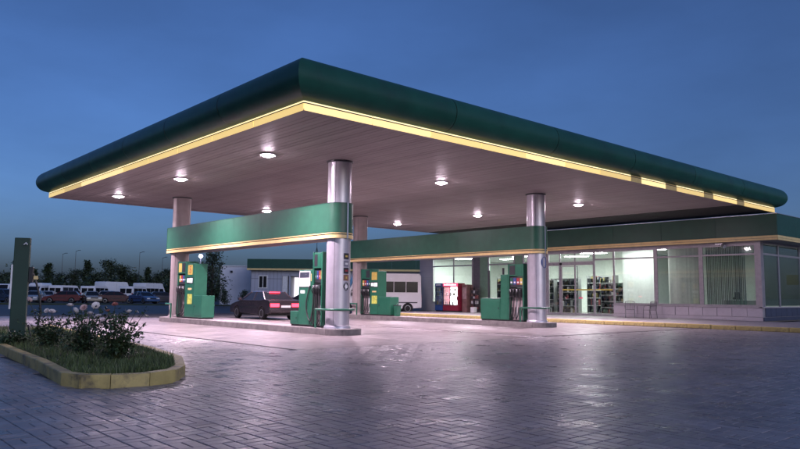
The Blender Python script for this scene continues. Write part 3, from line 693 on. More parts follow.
# base wall under the windows, clad in separate panels
BASEM = M('base_panel',(.5,.46,.5),.4,var=.1,scale=2,dirt=(.3,.27,.29),dscale=2,damt=.4)
def base(a, b, zt):
    MB().box(a,b,BY-.01,BY+.12,FZ,zt-.005).build('base_wall', WALLD, P, smooth=0)
    MB().box(a,b,BY-.09,BY+.05,zt-.045,zt).build('sill', M('sill_stone',(.42,.39,.41),.45), P, smooth=0)
    n = max(1,round((b-a)/.72))
    for k in range(n):
        x0 = a+(b-a)*k/n; x1 = a+(b-a)*(k+1)/n
        MB().box(x0+.012,x1-.012,BY-.045,BY-.011,FZ+.2,zt-.06).build('base_panel', BASEM, P, smooth=0, bevel=.006)
    MB().box(a,b,BY-.055,BY-.011,FZ,FZ+.18).build('plinth', BASEM, P, smooth=0)
base(-37.5,-33.35,.74); base(-31.97,-29.6,.74); base(-28.95,-26.95,.74); base(-22.28,BX1,.85)
# door group
frame_v(-26.9,FZ,4.02); frame_v(-26.0,FZ,3.25,.085); frame_v(-24.9,FZ,3.25,.05); frame_v(-23.56,FZ,4.02,.07); frame_v(-24.9,3.25,4.02,.04); frame_v(-26.0,3.25,4.02,.04)
MB().box(-26.95,-23.5,BY-.06,BY+.06,3.2,3.42).build('door_header', WALLD, P, smooth=0, bevel=.01)
MB().box(-25.98,-25.82,BY-.13,BY-.061,3.24,3.36).build('door_sensor', BLACK, P, smooth=0, bevel=.02)
frame_h(-23.56,-22.28,3.5); frame_h(-26.95,-22.28,3.97)
for a,b,z0,z1 in ((-26.83,-26.1,FZ+.1,3.18),(-24.84,-23.64,FZ+.1,3.18),(-23.48,-22.34,FZ+.1,3.45),(-23.48,-22.34,3.55,3.92),(-26.83,-26.05,3.43,3.92),(-25.95,-24.95,3.43,3.92),(-24.85,-23.64,3.43,3.92)): pane(a,b,z0,z1)
for a,b in ((-26.9,-26.0),(-24.9,-23.56),(-23.56,-22.28)): MB().box(a,b,BY-.025,BY+.04,FZ,FZ+.12).build('door_rail', WALLD, P, smooth=0)
YBAR = M('yellow_door_bar',(.6,.5,.08),.4)
MB().box(-24.85,-23.63,BY-.045,BY-.031,1.66,1.74).build('door_bar', YBAR, P, smooth=0); MB().box(-23.49,-22.34,BY-.045,BY-.031,1.66,1.74).build('door_bar', YBAR, P, smooth=0)
leaf = bpy.data.objects.new('door_leaf', MB().box(0,1.04,-.02,.02,FZ,FZ+.1).mesh('door_leaf', WALLD, smooth=0)); COL.objects.link(leaf); leaf.parent = P
leaf.location = (-25.9-P['_o'][0],BY-P['_o'][1],0); leaf.rotation_euler = (0,0,.35)
MB().box(0,.05,-.022,.022,FZ+.1,3.17).build('stile', WALLD, leaf, off=(0,0,0), smooth=0); MB().box(.99,1.04,-.022,.022,FZ+.1,3.17).build('stile', WALLD, leaf, off=(0,0,0), smooth=0)
MB().box(.05,.99,-.004,.004,FZ+.1,3.12).build('pane', GLS, leaf, off=(0,0,0), smooth=0); MB().box(0,1.04,-.02,.02,3.12,3.17).build('top_rail', WALLD, leaf, off=(0,0,0), smooth=0)
MB().box(.05,.99,-.04,-.022,1.66,1.74).build('door_bar', YBAR, leaf, off=(0,0,0), smooth=0)
BASESHADE = M('base_panel_shaded',(.05,.06,.10),.4,var=.1,scale=2)  # base panels darkened to navy, the gable's shade put into their colour
# right-hand gable: glazed the same way
ys = [BY+.2,38.62,41.6,44.0,BYB-.2]
for y in ys: MB().box(BX1-.05,BX1+.03,y-.06,y+.06,.85,4.02).build('mullion', WALLD, P, smooth=0)
for a,b in zip(ys[:-1],ys[1:]):
    MB().box(BX1-.02,BX1-.012,a+.06,b-.06,.9,3.45).build('pane', GLSD, P, smooth=0); MB().box(BX1-.02,BX1-.012,a+.06,b-.06,3.55,3.98).build('pane', GLSD, P, smooth=0)
    MB().box(BX1-.04,BX1+.025,a+.06,b-.06,3.45,3.55).build('transom', WALLD, P, smooth=0)
    k = round((b-a)/.75)
    for q in range(k):
        y0 = a+(b-a)*q/k; y1 = a+(b-a)*(q+1)/k; MB().box(BX1+.011,BX1+.045,y0+.012,y1-.012,FZ+.2,.79).build('base_panel', BASESHADE, P, smooth=0, bevel=.006)
MB().box(BX1-.12,BX1+.01,BY+.1,BYB,FZ,.845).build('base_wall', WALLD, P, smooth=0); MB().box(BX1-.12,BX1+.09,BY-.09,BYB,.806,.852).build('sill', MATS['sill_stone'], P, smooth=0)
MB().box(BX1+.011,BX1+.055,BY-.05,BYB,FZ,FZ+.18).build('plinth', BASESHADE, P, smooth=0)
# small spotlight bracket under the eave
sp = MB(); sp.box(-16.1,-15.7,35.98,36.3,4.02,4.06); sp.cyl((-15.8,36.1,3.98),(-15.55,35.9,3.88),.07,.09,10); sp.build('eave_bracket', STEEL, P)
# vertical blinds
def blind(a, b, z0, z1, y, mat, label, ang=.5):
    m = MB(); x = a; w = .05
    while x < b:
        dx, dy = math.cos(ang+random.gauss(0,.12))*w, math.sin(ang)*w
        m.add([(x-dx,y-dy,z0),(x+dx,y+dy,z0),(x+dx,y+dy,z1),(x-dx,y-dy,z1)],[(0,1,2,3)]); x += .092
    t = thing('window_blind', label, 'blind', ((a+b)/2,y,z0))
    o = m.build('blind_slats', mat, t, off=((a+b)/2,y,z0), smooth=0); o['kind'] = 'stuff'
    MB().box(a-.03,b+.03,y-.03,y+.03,z1+.0,z1+.05).build('head_rail', WHITE, t, off=((a+b)/2,y,z0), smooth=0)
BLI = M('blind_white',(.8,.8,.78),.7,island=.08); BLG = M('blind_grey',(.36,.35,.32),.7,island=.15)
for bm_,k_ in ((BLI,.5),(BLG,.25)):     # thin fabric lets light through
    N_ = bm_.node_tree.nodes; L_ = bm_.node_tree.links; tb = N_.new('ShaderNodeBsdfTranslucent'); tb.inputs[0].default_value = (.8,.8,.78,1); ms = N_.new('ShaderNodeMixShader'); ms.inputs[0].default_value = k_
    L_.new(N_['Principled BSDF'].outputs[0],ms.inputs[1]); L_.new(tb.outputs[0],ms.inputs[2]); L_.new(ms.outputs[0],N_['Material Output'].inputs[0])
blind(-21.75,-19.75,.92,3.95,BY+.25,BLI,'bright white vertical blind in the window next to the shop door',.25)
blind(-18.95,-17.15,.92,3.95,BY+.25,BLG,'dim grey vertical blind in the window right of the white one',.6)
blind(-16.85,-14.9,.92,3.95,BY+.25,M('blind_clear',(.3,.31,.28),.7,island=.2),'half-open pale vertical blind in the corner window',1.35)
# interior lamps (ceiling panels)
RL = M('room_light',(.9,.9,.9),.5,emit=(.92,1,.95),es=ROOM_E)
for (x,y,w,d,lb) in ((-36,38.4,1.6,.5,'behind the window with the two fridges'),(-33.6,40.8,1.6,.5,'deep behind the dark pier'),(-30.6,38.6,1.6,.5,'behind the window of the four-hose pump'),(-27.9,41.0,1.6,.5,'behind the column with blue sign'),(-25,38.6,1.6,.5,'over the shelves by the door'),(-24.2,42.4,1.6,.5,'deepest behind the shop door'),(-20.6,37.75,1.6,.5,'behind the white blind')):
    t = thing('ceiling_panel_light', 'flat white ceiling light '+lb, 'light', (x,y,4.04), group='flat ceiling lights inside the shop')
    MB().box(-w/2-.03,w/2+.03,-d/2-.03,d/2+.03,.01,.038).build('frame', WHITE, t, smooth=0); MB().box(-w/2,w/2,-d/2,d/2,-.005,.009).build('diffuser', RL, t, smooth=0)
# shelves with goods
goods_m = [M('goods_%d'%i,c,.45,var=.3,scale=14) for i,c in enumerate([(.03,.03,.035),(.5,.5,.5),(.06,.07,.12),(.22,.06,.06),(.08,.13,.09),(.28,.23,.1)])]
def shelf(x, y, w, h, label, rz=0., rows=5, dark=.6):
    t = thing('goods_shelf', label, 'shelf', (x,y,FZ), rz, group='goods shelves in the shop')
    MB().box(-w/2,w/2,.18,.21,0,h).build('back_board', M('shelf_grey',(.2,.2,.2),.5), t, smooth=0)
    for k in range(rows): MB().box(-w/2,w/2,-.2,.18,.08+(h-.1)*k/rows,.11+(h-.1)*k/rows).build('shelf_board', M('shelf_white',(.55,.55,.55),.5), t, smooth=0)
    for s in (-1,1): MB().box(*sorted((s*w/2,s*(w/2+.03))),-.2,.21,0,h).build('side_frame', MATS['shelf_grey'], t, smooth=0)
    for ci in range(len(goods_m)):
        m = MB(); r2 = random.Random(ci*17+int(x*10))
        for k in range(rows):
            z = .112+(h-.1)*k/rows; xx = -w/2+.03
            while xx < w/2-.1:
                ww = r2.uniform(.07,.2); hh = r2.uniform(.12,(h-.1)/rows-.06)
                pick = 0 if r2.random() < dark else r2.randrange(1,6)
                if pick == ci or (r2.random() < .12): m.box(xx,xx+ww*.9,-.19,.1,z,z+hh)
                xx += ww
        if m.v: o = m.build('goods', goods_m[ci], t, smooth=0); o['kind'] = 'stuff'
shelf(-26.7,38.0,2.0,2.3,'dark goods shelf just inside the shop door with red price rail')
shelf(-24.9,39.4,2.0,2.5,'tall goods shelf standing deeper behind the open door leaf',dark=.5)
shelf(-23.5,38.4,1.5,2.0,'low dark goods shelf behind the fixed glass beside the door',dark=.7)
shelf(-30.9,37.2,1.5,2.4,'goods shelf with white packets behind window near the four-hose pump',dark=.35)
shelf(-28.0,37.6,1.5,2.2,'goods shelf in the window behind the column with blue sign',dark=.5)
o = MB().box(-27.3,-25.4,37.9,37.93,1.15,1.25).build('price_rail', M('price_rail_red',(.7,.06,.14),.4,emit=(1,.1,.25),es=.4), smooth=0); tag(o,'red price rail fixed across the front of a shelf behind the door','price rail')
# counter, poster and till behind the corner window
t = thing('shop_counter','grey shop counter behind the corner window','counter',(-16.2,39.5,FZ))
MB().box(-.9,.9,-.3,.3,0,1.0).build('counter_body', M('counter_grey',(.25,.24,.26),.5), t, smooth=0, bevel=.01); MB().box(-1,1,-.36,.36,1.0,1.05).build('counter_top', WHITE, t, smooth=0, bevel=.01)
t = thing('till','small black till standing on the shop counter','till',(-16.5,39.4,FZ+1.05)); MB().box(-.16,.16,-.16,.16,0,.12).build('till_base', BLACK, t, smooth=0); MB().frustum((-.14,.14,-.04,.08),.12,(-.14,.14,.02,.08),.4).build('till_screen', LCD, t, smooth=0)
t = thing('wall_poster','yellow and white poster on the wall behind the corner window','poster',(-15.6,BYB-.21,2.2)); MB().box(-.5,.5,-.02,0,-.7,.7).build('poster_sheet', WHITE, t, smooth=0); MB().box(-.4,.4,-.025,-.0205,-.1,.5).build('poster_print', YPL, t, smooth=0)

# drinks fridges and rack on the pavement
SHOWL = M('fridge_light',(.9,.9,.9),.5,emit=(1,.97,1),es=12); MARF = M('fridge_red',(.28,.02,.05),.35); BLUF = M('fridge_blue',(.03,.08,.26),.35)
def fridge(x, y, w, label, bm, hm, lit, doors):
    d = .35; t = thing('drinks_fridge', label, 'fridge', (x,y,.146))
    c = MB(); c.box(-w/2,-w/2+.05,-d,d,.08,2.0); c.box(w/2-.05,w/2,-d,d,.08,2.0); c.box(-w/2+.05,w/2-.05,d-.04,d,.08,2.0); c.box(-w/2+.05,w/2-.05,-d,d-.04,.08,.45); c.box(-w/2+.05,w/2-.05,-d,d-.04,1.76,2.0); c.build('cabinet', bm, t, smooth=0)
    MB().box(-w/2+.06,w/2-.06,d-.05,d-.041,.46,1.75).build('light_panel', SHOWL if lit else M('fridge_inner',(.5,.5,.52),.5,emit=(.9,.95,1),es=.9), t, smooth=0)
    hd = MB().box(-w/2+.01,w/2-.01,-d-.03,-d,1.78,2.0).build('header_sign', hm, t, smooth=0)
    r2 = random.Random(int(w*100)); xx = -w/2+.12; m = MB()
    while xx < w/2-.14:
        ww = r2.uniform(.03,.07); m.box(xx,xx+ww,-d-.036,-d-.031,1.84,1.84+r2.uniform(.07,.11)); xx += ww+.015
    m.build('header_lettering', WHITE if not lit else M('lit_white',(.9,.9,.9),.4,emit=(1,.9,.95),es=1.5), hd, smooth=0)
    for k in range(doors):
        a = -w/2+.05+(w-.1)*k/doors; b = -w/2+.05+(w-.1)*(k+1)/doors
        fr = MB(); fr.box(a+.005,a+.04,-d-.03,-d-.002,.46,1.75); fr.box(b-.04,b-.005,-d-.03,-d-.002,.46,1.75); fr.box(a+.04,b-.04,-d-.03,-d-.002,.46,.5); fr.box(a+.04,b-.04,-d-.03,-d-.002,1.71,1.75)
        q = fr.build('door', DARK, t, smooth=0); MB().box(a+.04,b-.04,-d-.018,-d-.01,.5,1.71).build('pane', GLS, q, smooth=0); MB().box(b-.035,b-.015,-d-.07,-d-.031,.9,1.3).build('handle', STEEL, q, smooth=0)
    for s in range(4):
        z = .5+.31*s; MB().box(-w/2+.055,w/2-.055,-d+.03,d-.06,z,z+.012).build('shelf', STEEL, t, smooth=0)
        xx = -w/2+.1
        while xx < w/2-.08:
            if r2.random() < (.4 if lit else .62):
                b_ = MB().lathe([(.032,0),(.034,.15),(.014,.21),(.014,.24)],c=(xx,-d+.12,z+.013),n=10).build('bottle', goods_m[r2.randrange(6)] if lit else goods_m[r2.choice((0,0,2,5))], t)
            xx += .085
    MB().box(-w/2+.04,w/2-.04,-d+.04,d-.04,0,.08).build('plinth', BLACK, t, smooth=0)
fridge(-35.55,35.55,.78,'dim drinks fridge with blue header beside the bright red one',BLUF,BLUE,False,1)
fridge(-34.35,35.5,1.45,'brightly lit red double-door drinks fridge in front of the shop window',MARF,M('header_red',(.6,.04,.1),.4,emit=(1,.08,.2),es=1.2),True,2)
t = thing('vending_cabinet','narrow brownish cabinet standing right beside the red fridge','cabinet',(-33.25,35.7,.146)); MB().box(-.22,.22,-.3,.3,0,1.9).build('cabinet_body', M('cabinet_brown',(.22,.12,.11),.45,var=.25,scale=4), t, smooth=0, bevel=.02); MB().box(-.18,.18,-.31,-.301,.9,1.7).build('cabinet_front', M('cabinet_front',(.4,.28,.27),.4,var=.3,scale=5), t, smooth=0)
t = thing('wire_rack','dark wire rack with pale packets beside the brown cabinet','rack',(-32.55,35.8,.146))
for xx in (-.3,.3):
    for yy in (-.2,.2): MB().cyl((xx,yy,0),(xx,yy,1.8),.015,n=6).build('upright', DARK, t)
for k in range(5): MB().box(-.3,.3,-.2,.2,.2+.36*k,.215+.36*k).build('rack_shelf', DARK, t, smooth=0)
for k in range(4):
    for q in range(3): MB().box(-.26+.18*q,-.12+.18*q,-.18,.0,.216+.36*k,.36+.36*k+random.random()*.08).build('packet', goods_m[random.choice((0,1,1,3))], t, smooth=0)
t = thing('carton','small white carton on the pavement in front of the wire rack','carton',(-32.2,35.2,.146)); MB().box(-.16,.16,-.14,.14,0,.36).build('carton_body', WHITE, t, smooth=0); MB().box(-.16,.16,-.02,.02,.3601,.362).build('tape', YEL, t, smooth=0)
# two metal patio chairs
WIRE = M('chair_wire',(.16,.155,.165),.4,metal=.5)
def chair(x, y, rz, label):
    t = thing('patio_chair', label, 'chair', (x,y,.146), rz, group='metal chairs by the shop window')
    hw = .24
    for sx in (-1,1):
        MB().tube([(sx*hw,-.25,0),(sx*hw,-.22,.44),(sx*(hw+.03),-.15,.66)],.02,6).build('leg', WIRE, t); MB().tube([(sx*hw,.3,0),(sx*hw,.22,.44),(sx*hw,.28,.88)],.02,6).build('leg', WIRE, t)
        MB().tube([(sx*(hw+.03),-.17,.66),(sx*(hw+.03),.05,.67),(sx*hw,.25,.68)],.016,6).build('armrest', WIRE, t)
    seat = MB(); back = MB()
    for k in range(9): seat.tube([(-hw,-.22+.055*k,.44),(hw,-.22+.055*k,.44)],.012,5)
    for k in range(9): back.tube([(-hw+.06*k,.225,.46),(-hw+.06*k,.28,.88)],.011,5)
    back.tube([(-hw,.28,.88),(0,.3,.92),(hw,.28,.88)],.014,6)
    seat.build('seat', WIRE, t); back.build('backrest', WIRE, t)
chair(-20.75,35.55,.5,'grey wire patio chair in front of the white blind'); chair(-19.45,35.35,-.35,'grey wire patio chair at the edge of the dim blind window')

# ================================================================== AIR POST AND ROSES IN THE PLANTER
def at3(px, py, depth):    # point at a known distance from the camera, seen at a photo pixel
    d = fw*F_PX+rt*(px-400)-up*(py-224.5); k = depth/(d.x*FX+d.y*FY); return Vector((d.x*k, d.y*k, CAM_H+d.z*k))
t = thing('air_post','tall dark green air service post standing among the rose bushes','post',(*at(22.5,15.8),.12),YAW+.3)
MB().box(-.16,.16,-.07,.07,0,2.36).build('post_body', M('post_green',(.008,.04,.024),.5,var=.15,scale=3), t, smooth=0, bevel=.012)
MB().box(-.22,.22,-.15,.15,0,.08).build('foot_plate', DARK, t, smooth=0)
MB().box(-.196,-.1605,-.06,.05,.75,1.75).build('side_strip', WHITE, t, smooth=0)
MB().tube([(.05,-.15,2.2),(.10,-.18,2.24),(.13,-.2,2.2)],.014,6).build('hook', WHITE, t)
MB().box(.161,.25,-.06,.06,1.35,1.7).build('hose_holder', BLACK, t, smooth=0, bevel=.01)
MB().tube([(.25,0,1.55),(.34,-.02,1.3),(.42,-.02,1.0),(.45,-.02,.7),(.40,0,.3),(.28,.0,.12),(.21,0,.4)],.024,8).build('air_hose', BLACK, t)
MB().box(.27,.36,-.05,-.035,1.42,1.5).build('gauge_label', YEL, t, smooth=0)

STEMM = M('rose_stem',(.05,.06,.02),.6); LEAFM = LEAF('rose_leaf',(.04,.07,.028)); 
PET = [M('petal_white',(.8,.74,.73),.55,var=.06),M('petal_pink',(.72,.52,.5),.55,var=.1),M('petal_salmon',(.55,.22,.18),.55,var=.1)]
def bloom_mesh(mat):
    m = MB(); r2 = random.Random(4)
    for ring,(n,r,tilt,L) in enumerate(((5,.008,1.35,.035),(6,.014,1.0,.045),(7,.018,.6,.052),(7,.02,.25,.05))):
        for k in range(n):
            a = 2*PI*k/n+ring*.5+r2.gauss(0,.1); ca,sa = math.cos(a),math.sin(a); W_ = L*.55
            rows = []
            for i in range(4):
                u = i/3; rr = r+math.cos(tilt)*L*u; z = .01+math.sin(tilt)*L*u+(.012*u*u if tilt < .5 else 0)-.012*ring*.5; w = W_*math.sin(PI*(.18+.66*u))
                rows.append([(ca*rr-sa*q*w, sa*rr+ca*q*w, z+.006*abs(q)) for q in (-1,0,1)])
            b = len(m.v)
            for row in rows: m.v += row
            for i in range(3):
                for q in range(2): m.f.append((b+i*3+q,b+i*3+q+1,b+i*3+q+4,b+i*3+q+3))
    return m.mesh('bloom', mat, smooth=60)
BLOOM = [bloom_mesh(p) for p in PET]
def leaf(m, p, d, L, W_, r2):
    d = d.normalized(); s = d.cross(Vector((r2.gauss(0,.4),r2.gauss(0,.4),1))).normalized(); n_ = s.cross(d)
    a = p; b = p+d*L*.4+s*W_-n_*W_*.25; c = p+d*L; e = p+d*L*.4-s*W_-n_*W_*.25; f = p+d*L*.45
    m.add([a,b,c,e,f],[(0,1,4),(1,2,4),(4,2,3),(0,4,3)])
def rose(px, py_top, depth, spread, nst, nl, blooms, label, seed):
    base = at3(px, 345, depth); base = Vector((base.x,base.y,.11)); top = at3(px,py_top,depth).z-.11
    t = thing('rose_bush', label, 'rose bush', tuple(base), group='rose bushes in the planter'); r2 = random.Random(seed)
    stems = MB(); lv = MB(); ends = []
    tg = [(at3(bx,by,depth+r2.uniform(-.2,.2))-base,ci,sc) for bx,by,ci,sc in blooms]
    targets = [(q,True) for q,_,_ in tg]
    for k in range(nst):
        a = r2.uniform(0,2*PI); rr = spread*math.sqrt(r2.random()); targets.append((Vector((rr*math.cos(a),rr*math.sin(a),top*r2.uniform(.35,.98))),False))
    for q,isb in targets:
        mid = Vector((q.x*.35+r2.gauss(0,.05),q.y*.35+r2.gauss(0,.05),q.z*.5)); pts = []
        for i in range(7):
            u = i/6; pts.append(Vector((r2.gauss(0,.01),r2.gauss(0,.01),0))*(1-u)+mid*2*u*(1-u)+q*u*u)
        stems.tube(pts,.009,5,taper=.004)
        for j in range(int(nl/len(targets))):
            u = r2.uniform(.22,1.0) if not isb else r2.uniform(.2,.93); i = min(5,int(u*6)); p = pts[i].lerp(pts[i+1],u*6-i)
            dd = Vector((r2.gauss(0,1),r2.gauss(0,1),r2.gauss(.1,.5))).normalized(); st = p+dd*r2.uniform(.02,.14)
            for w in range(3):
                leaf(lv, st+Vector((r2.gauss(0,.025),r2.gauss(0,.025),r2.gauss(0,.02))), dd+Vector((r2.gauss(0,.7),r2.gauss(0,.7),r2.gauss(-.2,.4))), r2.uniform(.05,.09), r2.uniform(.018,.03), r2)
    stems.build('stems', STEMM, t); o = lv.build('foliage', LEAFM, t, smooth=0)
    for q,ci,sc in tg:
        o = inst(BLOOM[ci],'bloom',t,q,(r2.gauss(0,.5)-.25*FY,r2.gauss(0,.5),r2.random()*6),(sc*1.02,)*3)
rose(50,306,14.2,.42,16,330,[(29,300,1,.9),(52,312,0,1.0),(47,311,0,.8)],'rose bush with one beige and two white blooms beside the green post',1)
rose(84,306,13.0,.5,24,430,[(70,306,0,1.0),(75,311,0,1.0),(84,308,1,1.0),(96,306,0,1.1),(90,314,0,.95),(98,317,0,1.0)],'rose bush with a cluster of white and pale pink blooms, middle of bed',2)
rose(118,308,11.9,.46,28,480,[(103,323,1,1.0),(115,305,2,.8),(121,321,0,.6),(108,311,2,.6),(129,312,0,.7),(112,317,0,.7),(124,332,1,.6)],'leafy rose bush with small scattered blooms nearest the rounded kerb end',3)
rose(14,330,15.2,.6,16,320,[],'low bloomless rose bush left of the green post',4)

# ================================================================== FAR SIDE: VERGE, PARKED VEHICLES, BUILDINGS, TREES
v4 = [at(-700,73),at(620,73),at(620,77.5),at(-700,77.5)]
o = MB().prism(v4,-.05,.06).build('verge', M('verge_grass',(.045,.06,.025),.9,var=.4,scale=.6,bump=.5), smooth=0); struct(o)
v4 = [at(-700,77.5),at(620,77.5),at(620,112),at(-700,112)]
o = MB().prism(v4,-.05,-.012).build('car_park', M('car_park_asphalt',(.05,.05,.055),.7,var=.25,scale=.3), smooth=0); struct(o)
A = YAW
GV = 'vehicles parked beyond the road'
car(at(65,82),A+PI+.25,'maroon hatchback parked side-on in front of a white minibus',MAR,L=4.0,kind='hatch',group=GV)
car(at(94,82.5),A-1.0,'beige saloon with pale nose parked between maroon and dark red cars',BEI,L=4.2,group=GV)
car(at(120,83),A+.3,'dark red saloon parked in front of the tall white box van',paint('dark_red',(.06,.01,.014)),L=4.3,group=GV)
car(at(146,82),A-.7,'light blue saloon parked beside the dark red saloon',BLUP,L=4.2,group=GV)
car(at(167,84),A+.5,'black hatchback parked nearest the station column',NAV,L=3.9,kind='hatch',group=GV)
car(at(8,81),A-.4,'dark blue estate car parked left of the green post',paint('dark_blue',(.03,.05,.1)),L=4.4,kind='hatch',H=1.6,group=GV)
car(at(-24,82),A+.8,'silver saloon parked beside the dark blue estate',SIL,L=4.2,group=GV)
car(at(37,83),A-1.35,'silver hatchback parked nose-on next to the maroon hatchback',SIL,L=3.9,kind='hatch',group=GV)
car(at(50,87),A-1.2,'pale silver hatchback squeezed between high-roof van and maroon hatchback',paint('pale_silver',(.5,.5,.53)),L=3.9,kind='hatch',group=GV)
car(at(108,87.5),A-1.5,'pale grey hatchback parked nose-on behind the beige and dark red saloons',paint('pale_grey',(.42,.42,.45)),L=3.9,kind='hatch',H=1.5,group=GV)
van(at(6,92),A-1.3,'white van parked behind the dark blue estate car',WHT,L=5,group=GV)
van(at(40,91),A-1.5,'white high-roof van parked nose-on behind the silver hatchback',WHT,L=5.2,H=2.1,high=True,group=GV)
van(at(69,93),A+1.4,'white minibus parked end-on behind the maroon hatchback',WHT,L=4.8,H=2.15,group=GV)
van(at(99,92),A+1.5,'white van showing two dark rear windows behind the beige saloon',WHT,L=4.8,H=2.1,group=GV)
van(at(117,97),A+1.2,'tall white panel van without side windows, tallest of the parked vans',WHT,L=5.6,H=2.75,glazed=False,group=GV)
van(at(137,92),A+1.45,'white van showing dark rear windows behind the blue saloon',WHT,L=4.8,H=2.1,group=GV)
van(at(153,96),A+1.3,'tall white van parked last in the row of vans',WHT,L=5.4,H=2.6,group=GV)
van(at(22,95),A+1.4,'pale grey van parked behind the green post',paint('van_grey',(.35,.36,.4)),L=5,H=2.1,group=GV)

SERV = M('service_wall',(.42,.44,.52),.5,var=.06,scale=.6); SEAM = M('service_seam',(.13,.14,.17),.6)
D1 = 78; px2 = lambda p: (p-340)*D1/F_PX
sx,sy = at(340,D1); t = thing('service_building','low bluish service building with green fascia behind the moving saloon','building',(sx,sy,0),YAW)
x0,x1 = px2(252),px2(436)
hb = MB(); hb.box(x0,px2(283),0,8,-.02,3.9); hb.box(px2(290),px2(291.5),0,8,-.02,3.9); hb.box(px2(330),x1,0,8,-.02,3.9); hb.box(px2(283),px2(330),3.0,8,-.02,3.9); hb.box(px2(283),px2(330),0,.2,3.3,3.9)
hb.build('wall', SERV, t, smooth=0)
for k in range(9): MB().box(x0+.42*k,x0+.42*k+.025,-.012,-.0005,0,3.9).build('wall_seam', SEAM, t, smooth=0)
MB().box(x0,px2(283),-.012,-.0005,2.95,3.0).build('wall_seam', SEAM, t, smooth=0)
n = 8; fx0, fx1 = px2(249),px2(440)
for k in range(n):
    a = fx0+(fx1-fx0)*k/n; b = fx0+(fx1-fx0)*(k+1)/n
    MB().box(a+.006,b-.006,-.7,-.6,4.12,5.15).build('fascia_panel', BFASC, t, smooth=0)
MB().box(fx0,fx1,-.74,-.62,3.9,4.115).build('tan_stripe', YEL, t, smooth=0)
MB().box(fx0,fx1,-.6,8.4,3.92,4.1).build('roof', DARK, t, smooth=0); MB().box(fx0,fx0+.1,-.6,8.4,4.12,5.15).build('fascia_panel', BFASC, t, smooth=0)
wf = MB(); wf.box(px2(259.5),px2(268.5),-.05,-.001,1.9,3.35); q = wf.build('window', WHITE, t, smooth=0)
for a,b in ((260.4,263.6),(264.4,267.6)): MB().box(px2(a),px2(b),-.06,-.051,2.0,3.25).build('pane', CGL, q, smooth=0)
MB().box(px2(283.4),px2(288.5),.0,.25,0,3.28).build('door_column', WHITE, t, smooth=0)
MB().box(px2(289),px2(296),2.9,2.99,.2,3.2).build('lit_doorway', M('lit_doorway',(.9,.9,.9),.5,emit=(1,.93,1),es=1.3), t, smooth=0)
MB().box(px2(300),px2(328),2.9,2.98,1.0,3.2).build('dark_window', CGL, t, smooth=0)
t2 = thing('roof_antenna','thin tripod antenna on the service building roof','antenna',(*at(317,D1+2),4.1),YAW)
for dx,dy in ((-.55,-.2),(.55,-.2),(0,.6)): MB().tube([(dx,dy,0),(0,0,2.6)],.03,5).build('strut', DARK, t2)
MB().tube([(0,0,0),(0,0,3.2)],.03,5).build('mast', DARK, t2)
sx,sy = at(236,83); t = thing('white_annex','plain pale windowless annex left of the service building','building',(sx,sy,0),YAW)
w_ = 1.75
MB().box(-w_,w_+.6,0,9,-.02,4.5).build('wall', M('annex_wall',(.8,.8,.84),.6,var=.1,scale=.7), t, smooth=0); MB().box(-w_-.1,w_+.6,-.1,9.1,4.5,4.62).build('roof_edge', WHITE, t, smooth=0); MB().box(-.55,-.3,-.14,0,3.75,4.0).build('wall_lamp', DARK, t, smooth=0)

# trees: trunk, limbs and a crown of many leaf-sized faces
BARK = M('bark',(.05,.04,.03),.9,var=.3,scale=5); TL = [LEAF('tree_leaf_a',(.03,.05,.02)),LEAF('tree_leaf_b',(.04,.06,.03))]
def tree_meshes(seed, h, w, conic, nleaf, ls):
    r2 = random.Random(seed); tr = MB(); tr.tube([(0,0,0),(.05,0,h*.3),(0,.05,h*.6),(0,0,h*.92)],h*.028,8,taper=.02)
    clumps = []
    for k in range(46):
        u = .22+.75*k/46+r2.uniform(0,.03); zz = h*u; rad = w*(1-u)**.8*1.25 if conic else w*math.sqrt(max(.05,1-((u-.58)/.44)**2))
        a = r2.uniform(0,2*PI); rr = rad*r2.uniform(.1,.95); c = Vector((rr*math.cos(a),rr*math.sin(a),zz)); clumps.append((c,w*r2.uniform(.22,.42)*(.6 if conic else 1)))
        tr.tube([(0,0,max(h*.15,zz-rr*.8)),c*.5+Vector((0,0,zz*.5-rr*.15)),c],h*.008,5,taper=.01)
    lv = MB()
    for k in range(nleaf):
        c,s = r2.choice(clumps); p = c+Vector((r2.gauss(0,s*.55),r2.gauss(0,s*.55),r2.gauss(0,s*.45)))
        d = Vector((r2.gauss(0,1),r2.gauss(0,1),r2.gauss(0,.6))).normalized(); e = d.cross(Vector((r2.gauss(0,1),r2.gauss(0,1),1))).normalized(); L = ls*r2.uniform(.6,1.3)
        lv.add([p,p+d*L*.5+e*L*.3,p+d*L,p+d*L*.5-e*L*.3],[(0,1,2,3)])
    return tr.mesh('trunk',BARK), lv.mesh('crown',TL[seed%2],smooth=0)
TM = [tree_meshes(11,7,2.0,False,2600,.34),tree_meshes(12,7,1.9,True,2600,.32),tree_meshes(13,6,2.3,False,2600,.36),tree_meshes(14,7,1.5,True,2400,.3)]
tl = [(-30,268,2),(-12,272,0),(8,274,2),(22,264,0),(36,270,3),(50,265,1),(62,275,2),(75,271,0),(88,262,1),(99,273,2),(112,262,0),(123,267,2),(136,275,0),(149,268,1),(161,273,2),(174,270,0),(190,272,2),(238,274,2),(-55,266,0)]
words = ['rounded dark tree','narrow pointed dark tree','broad low dark tree','slim pointed dark tree']
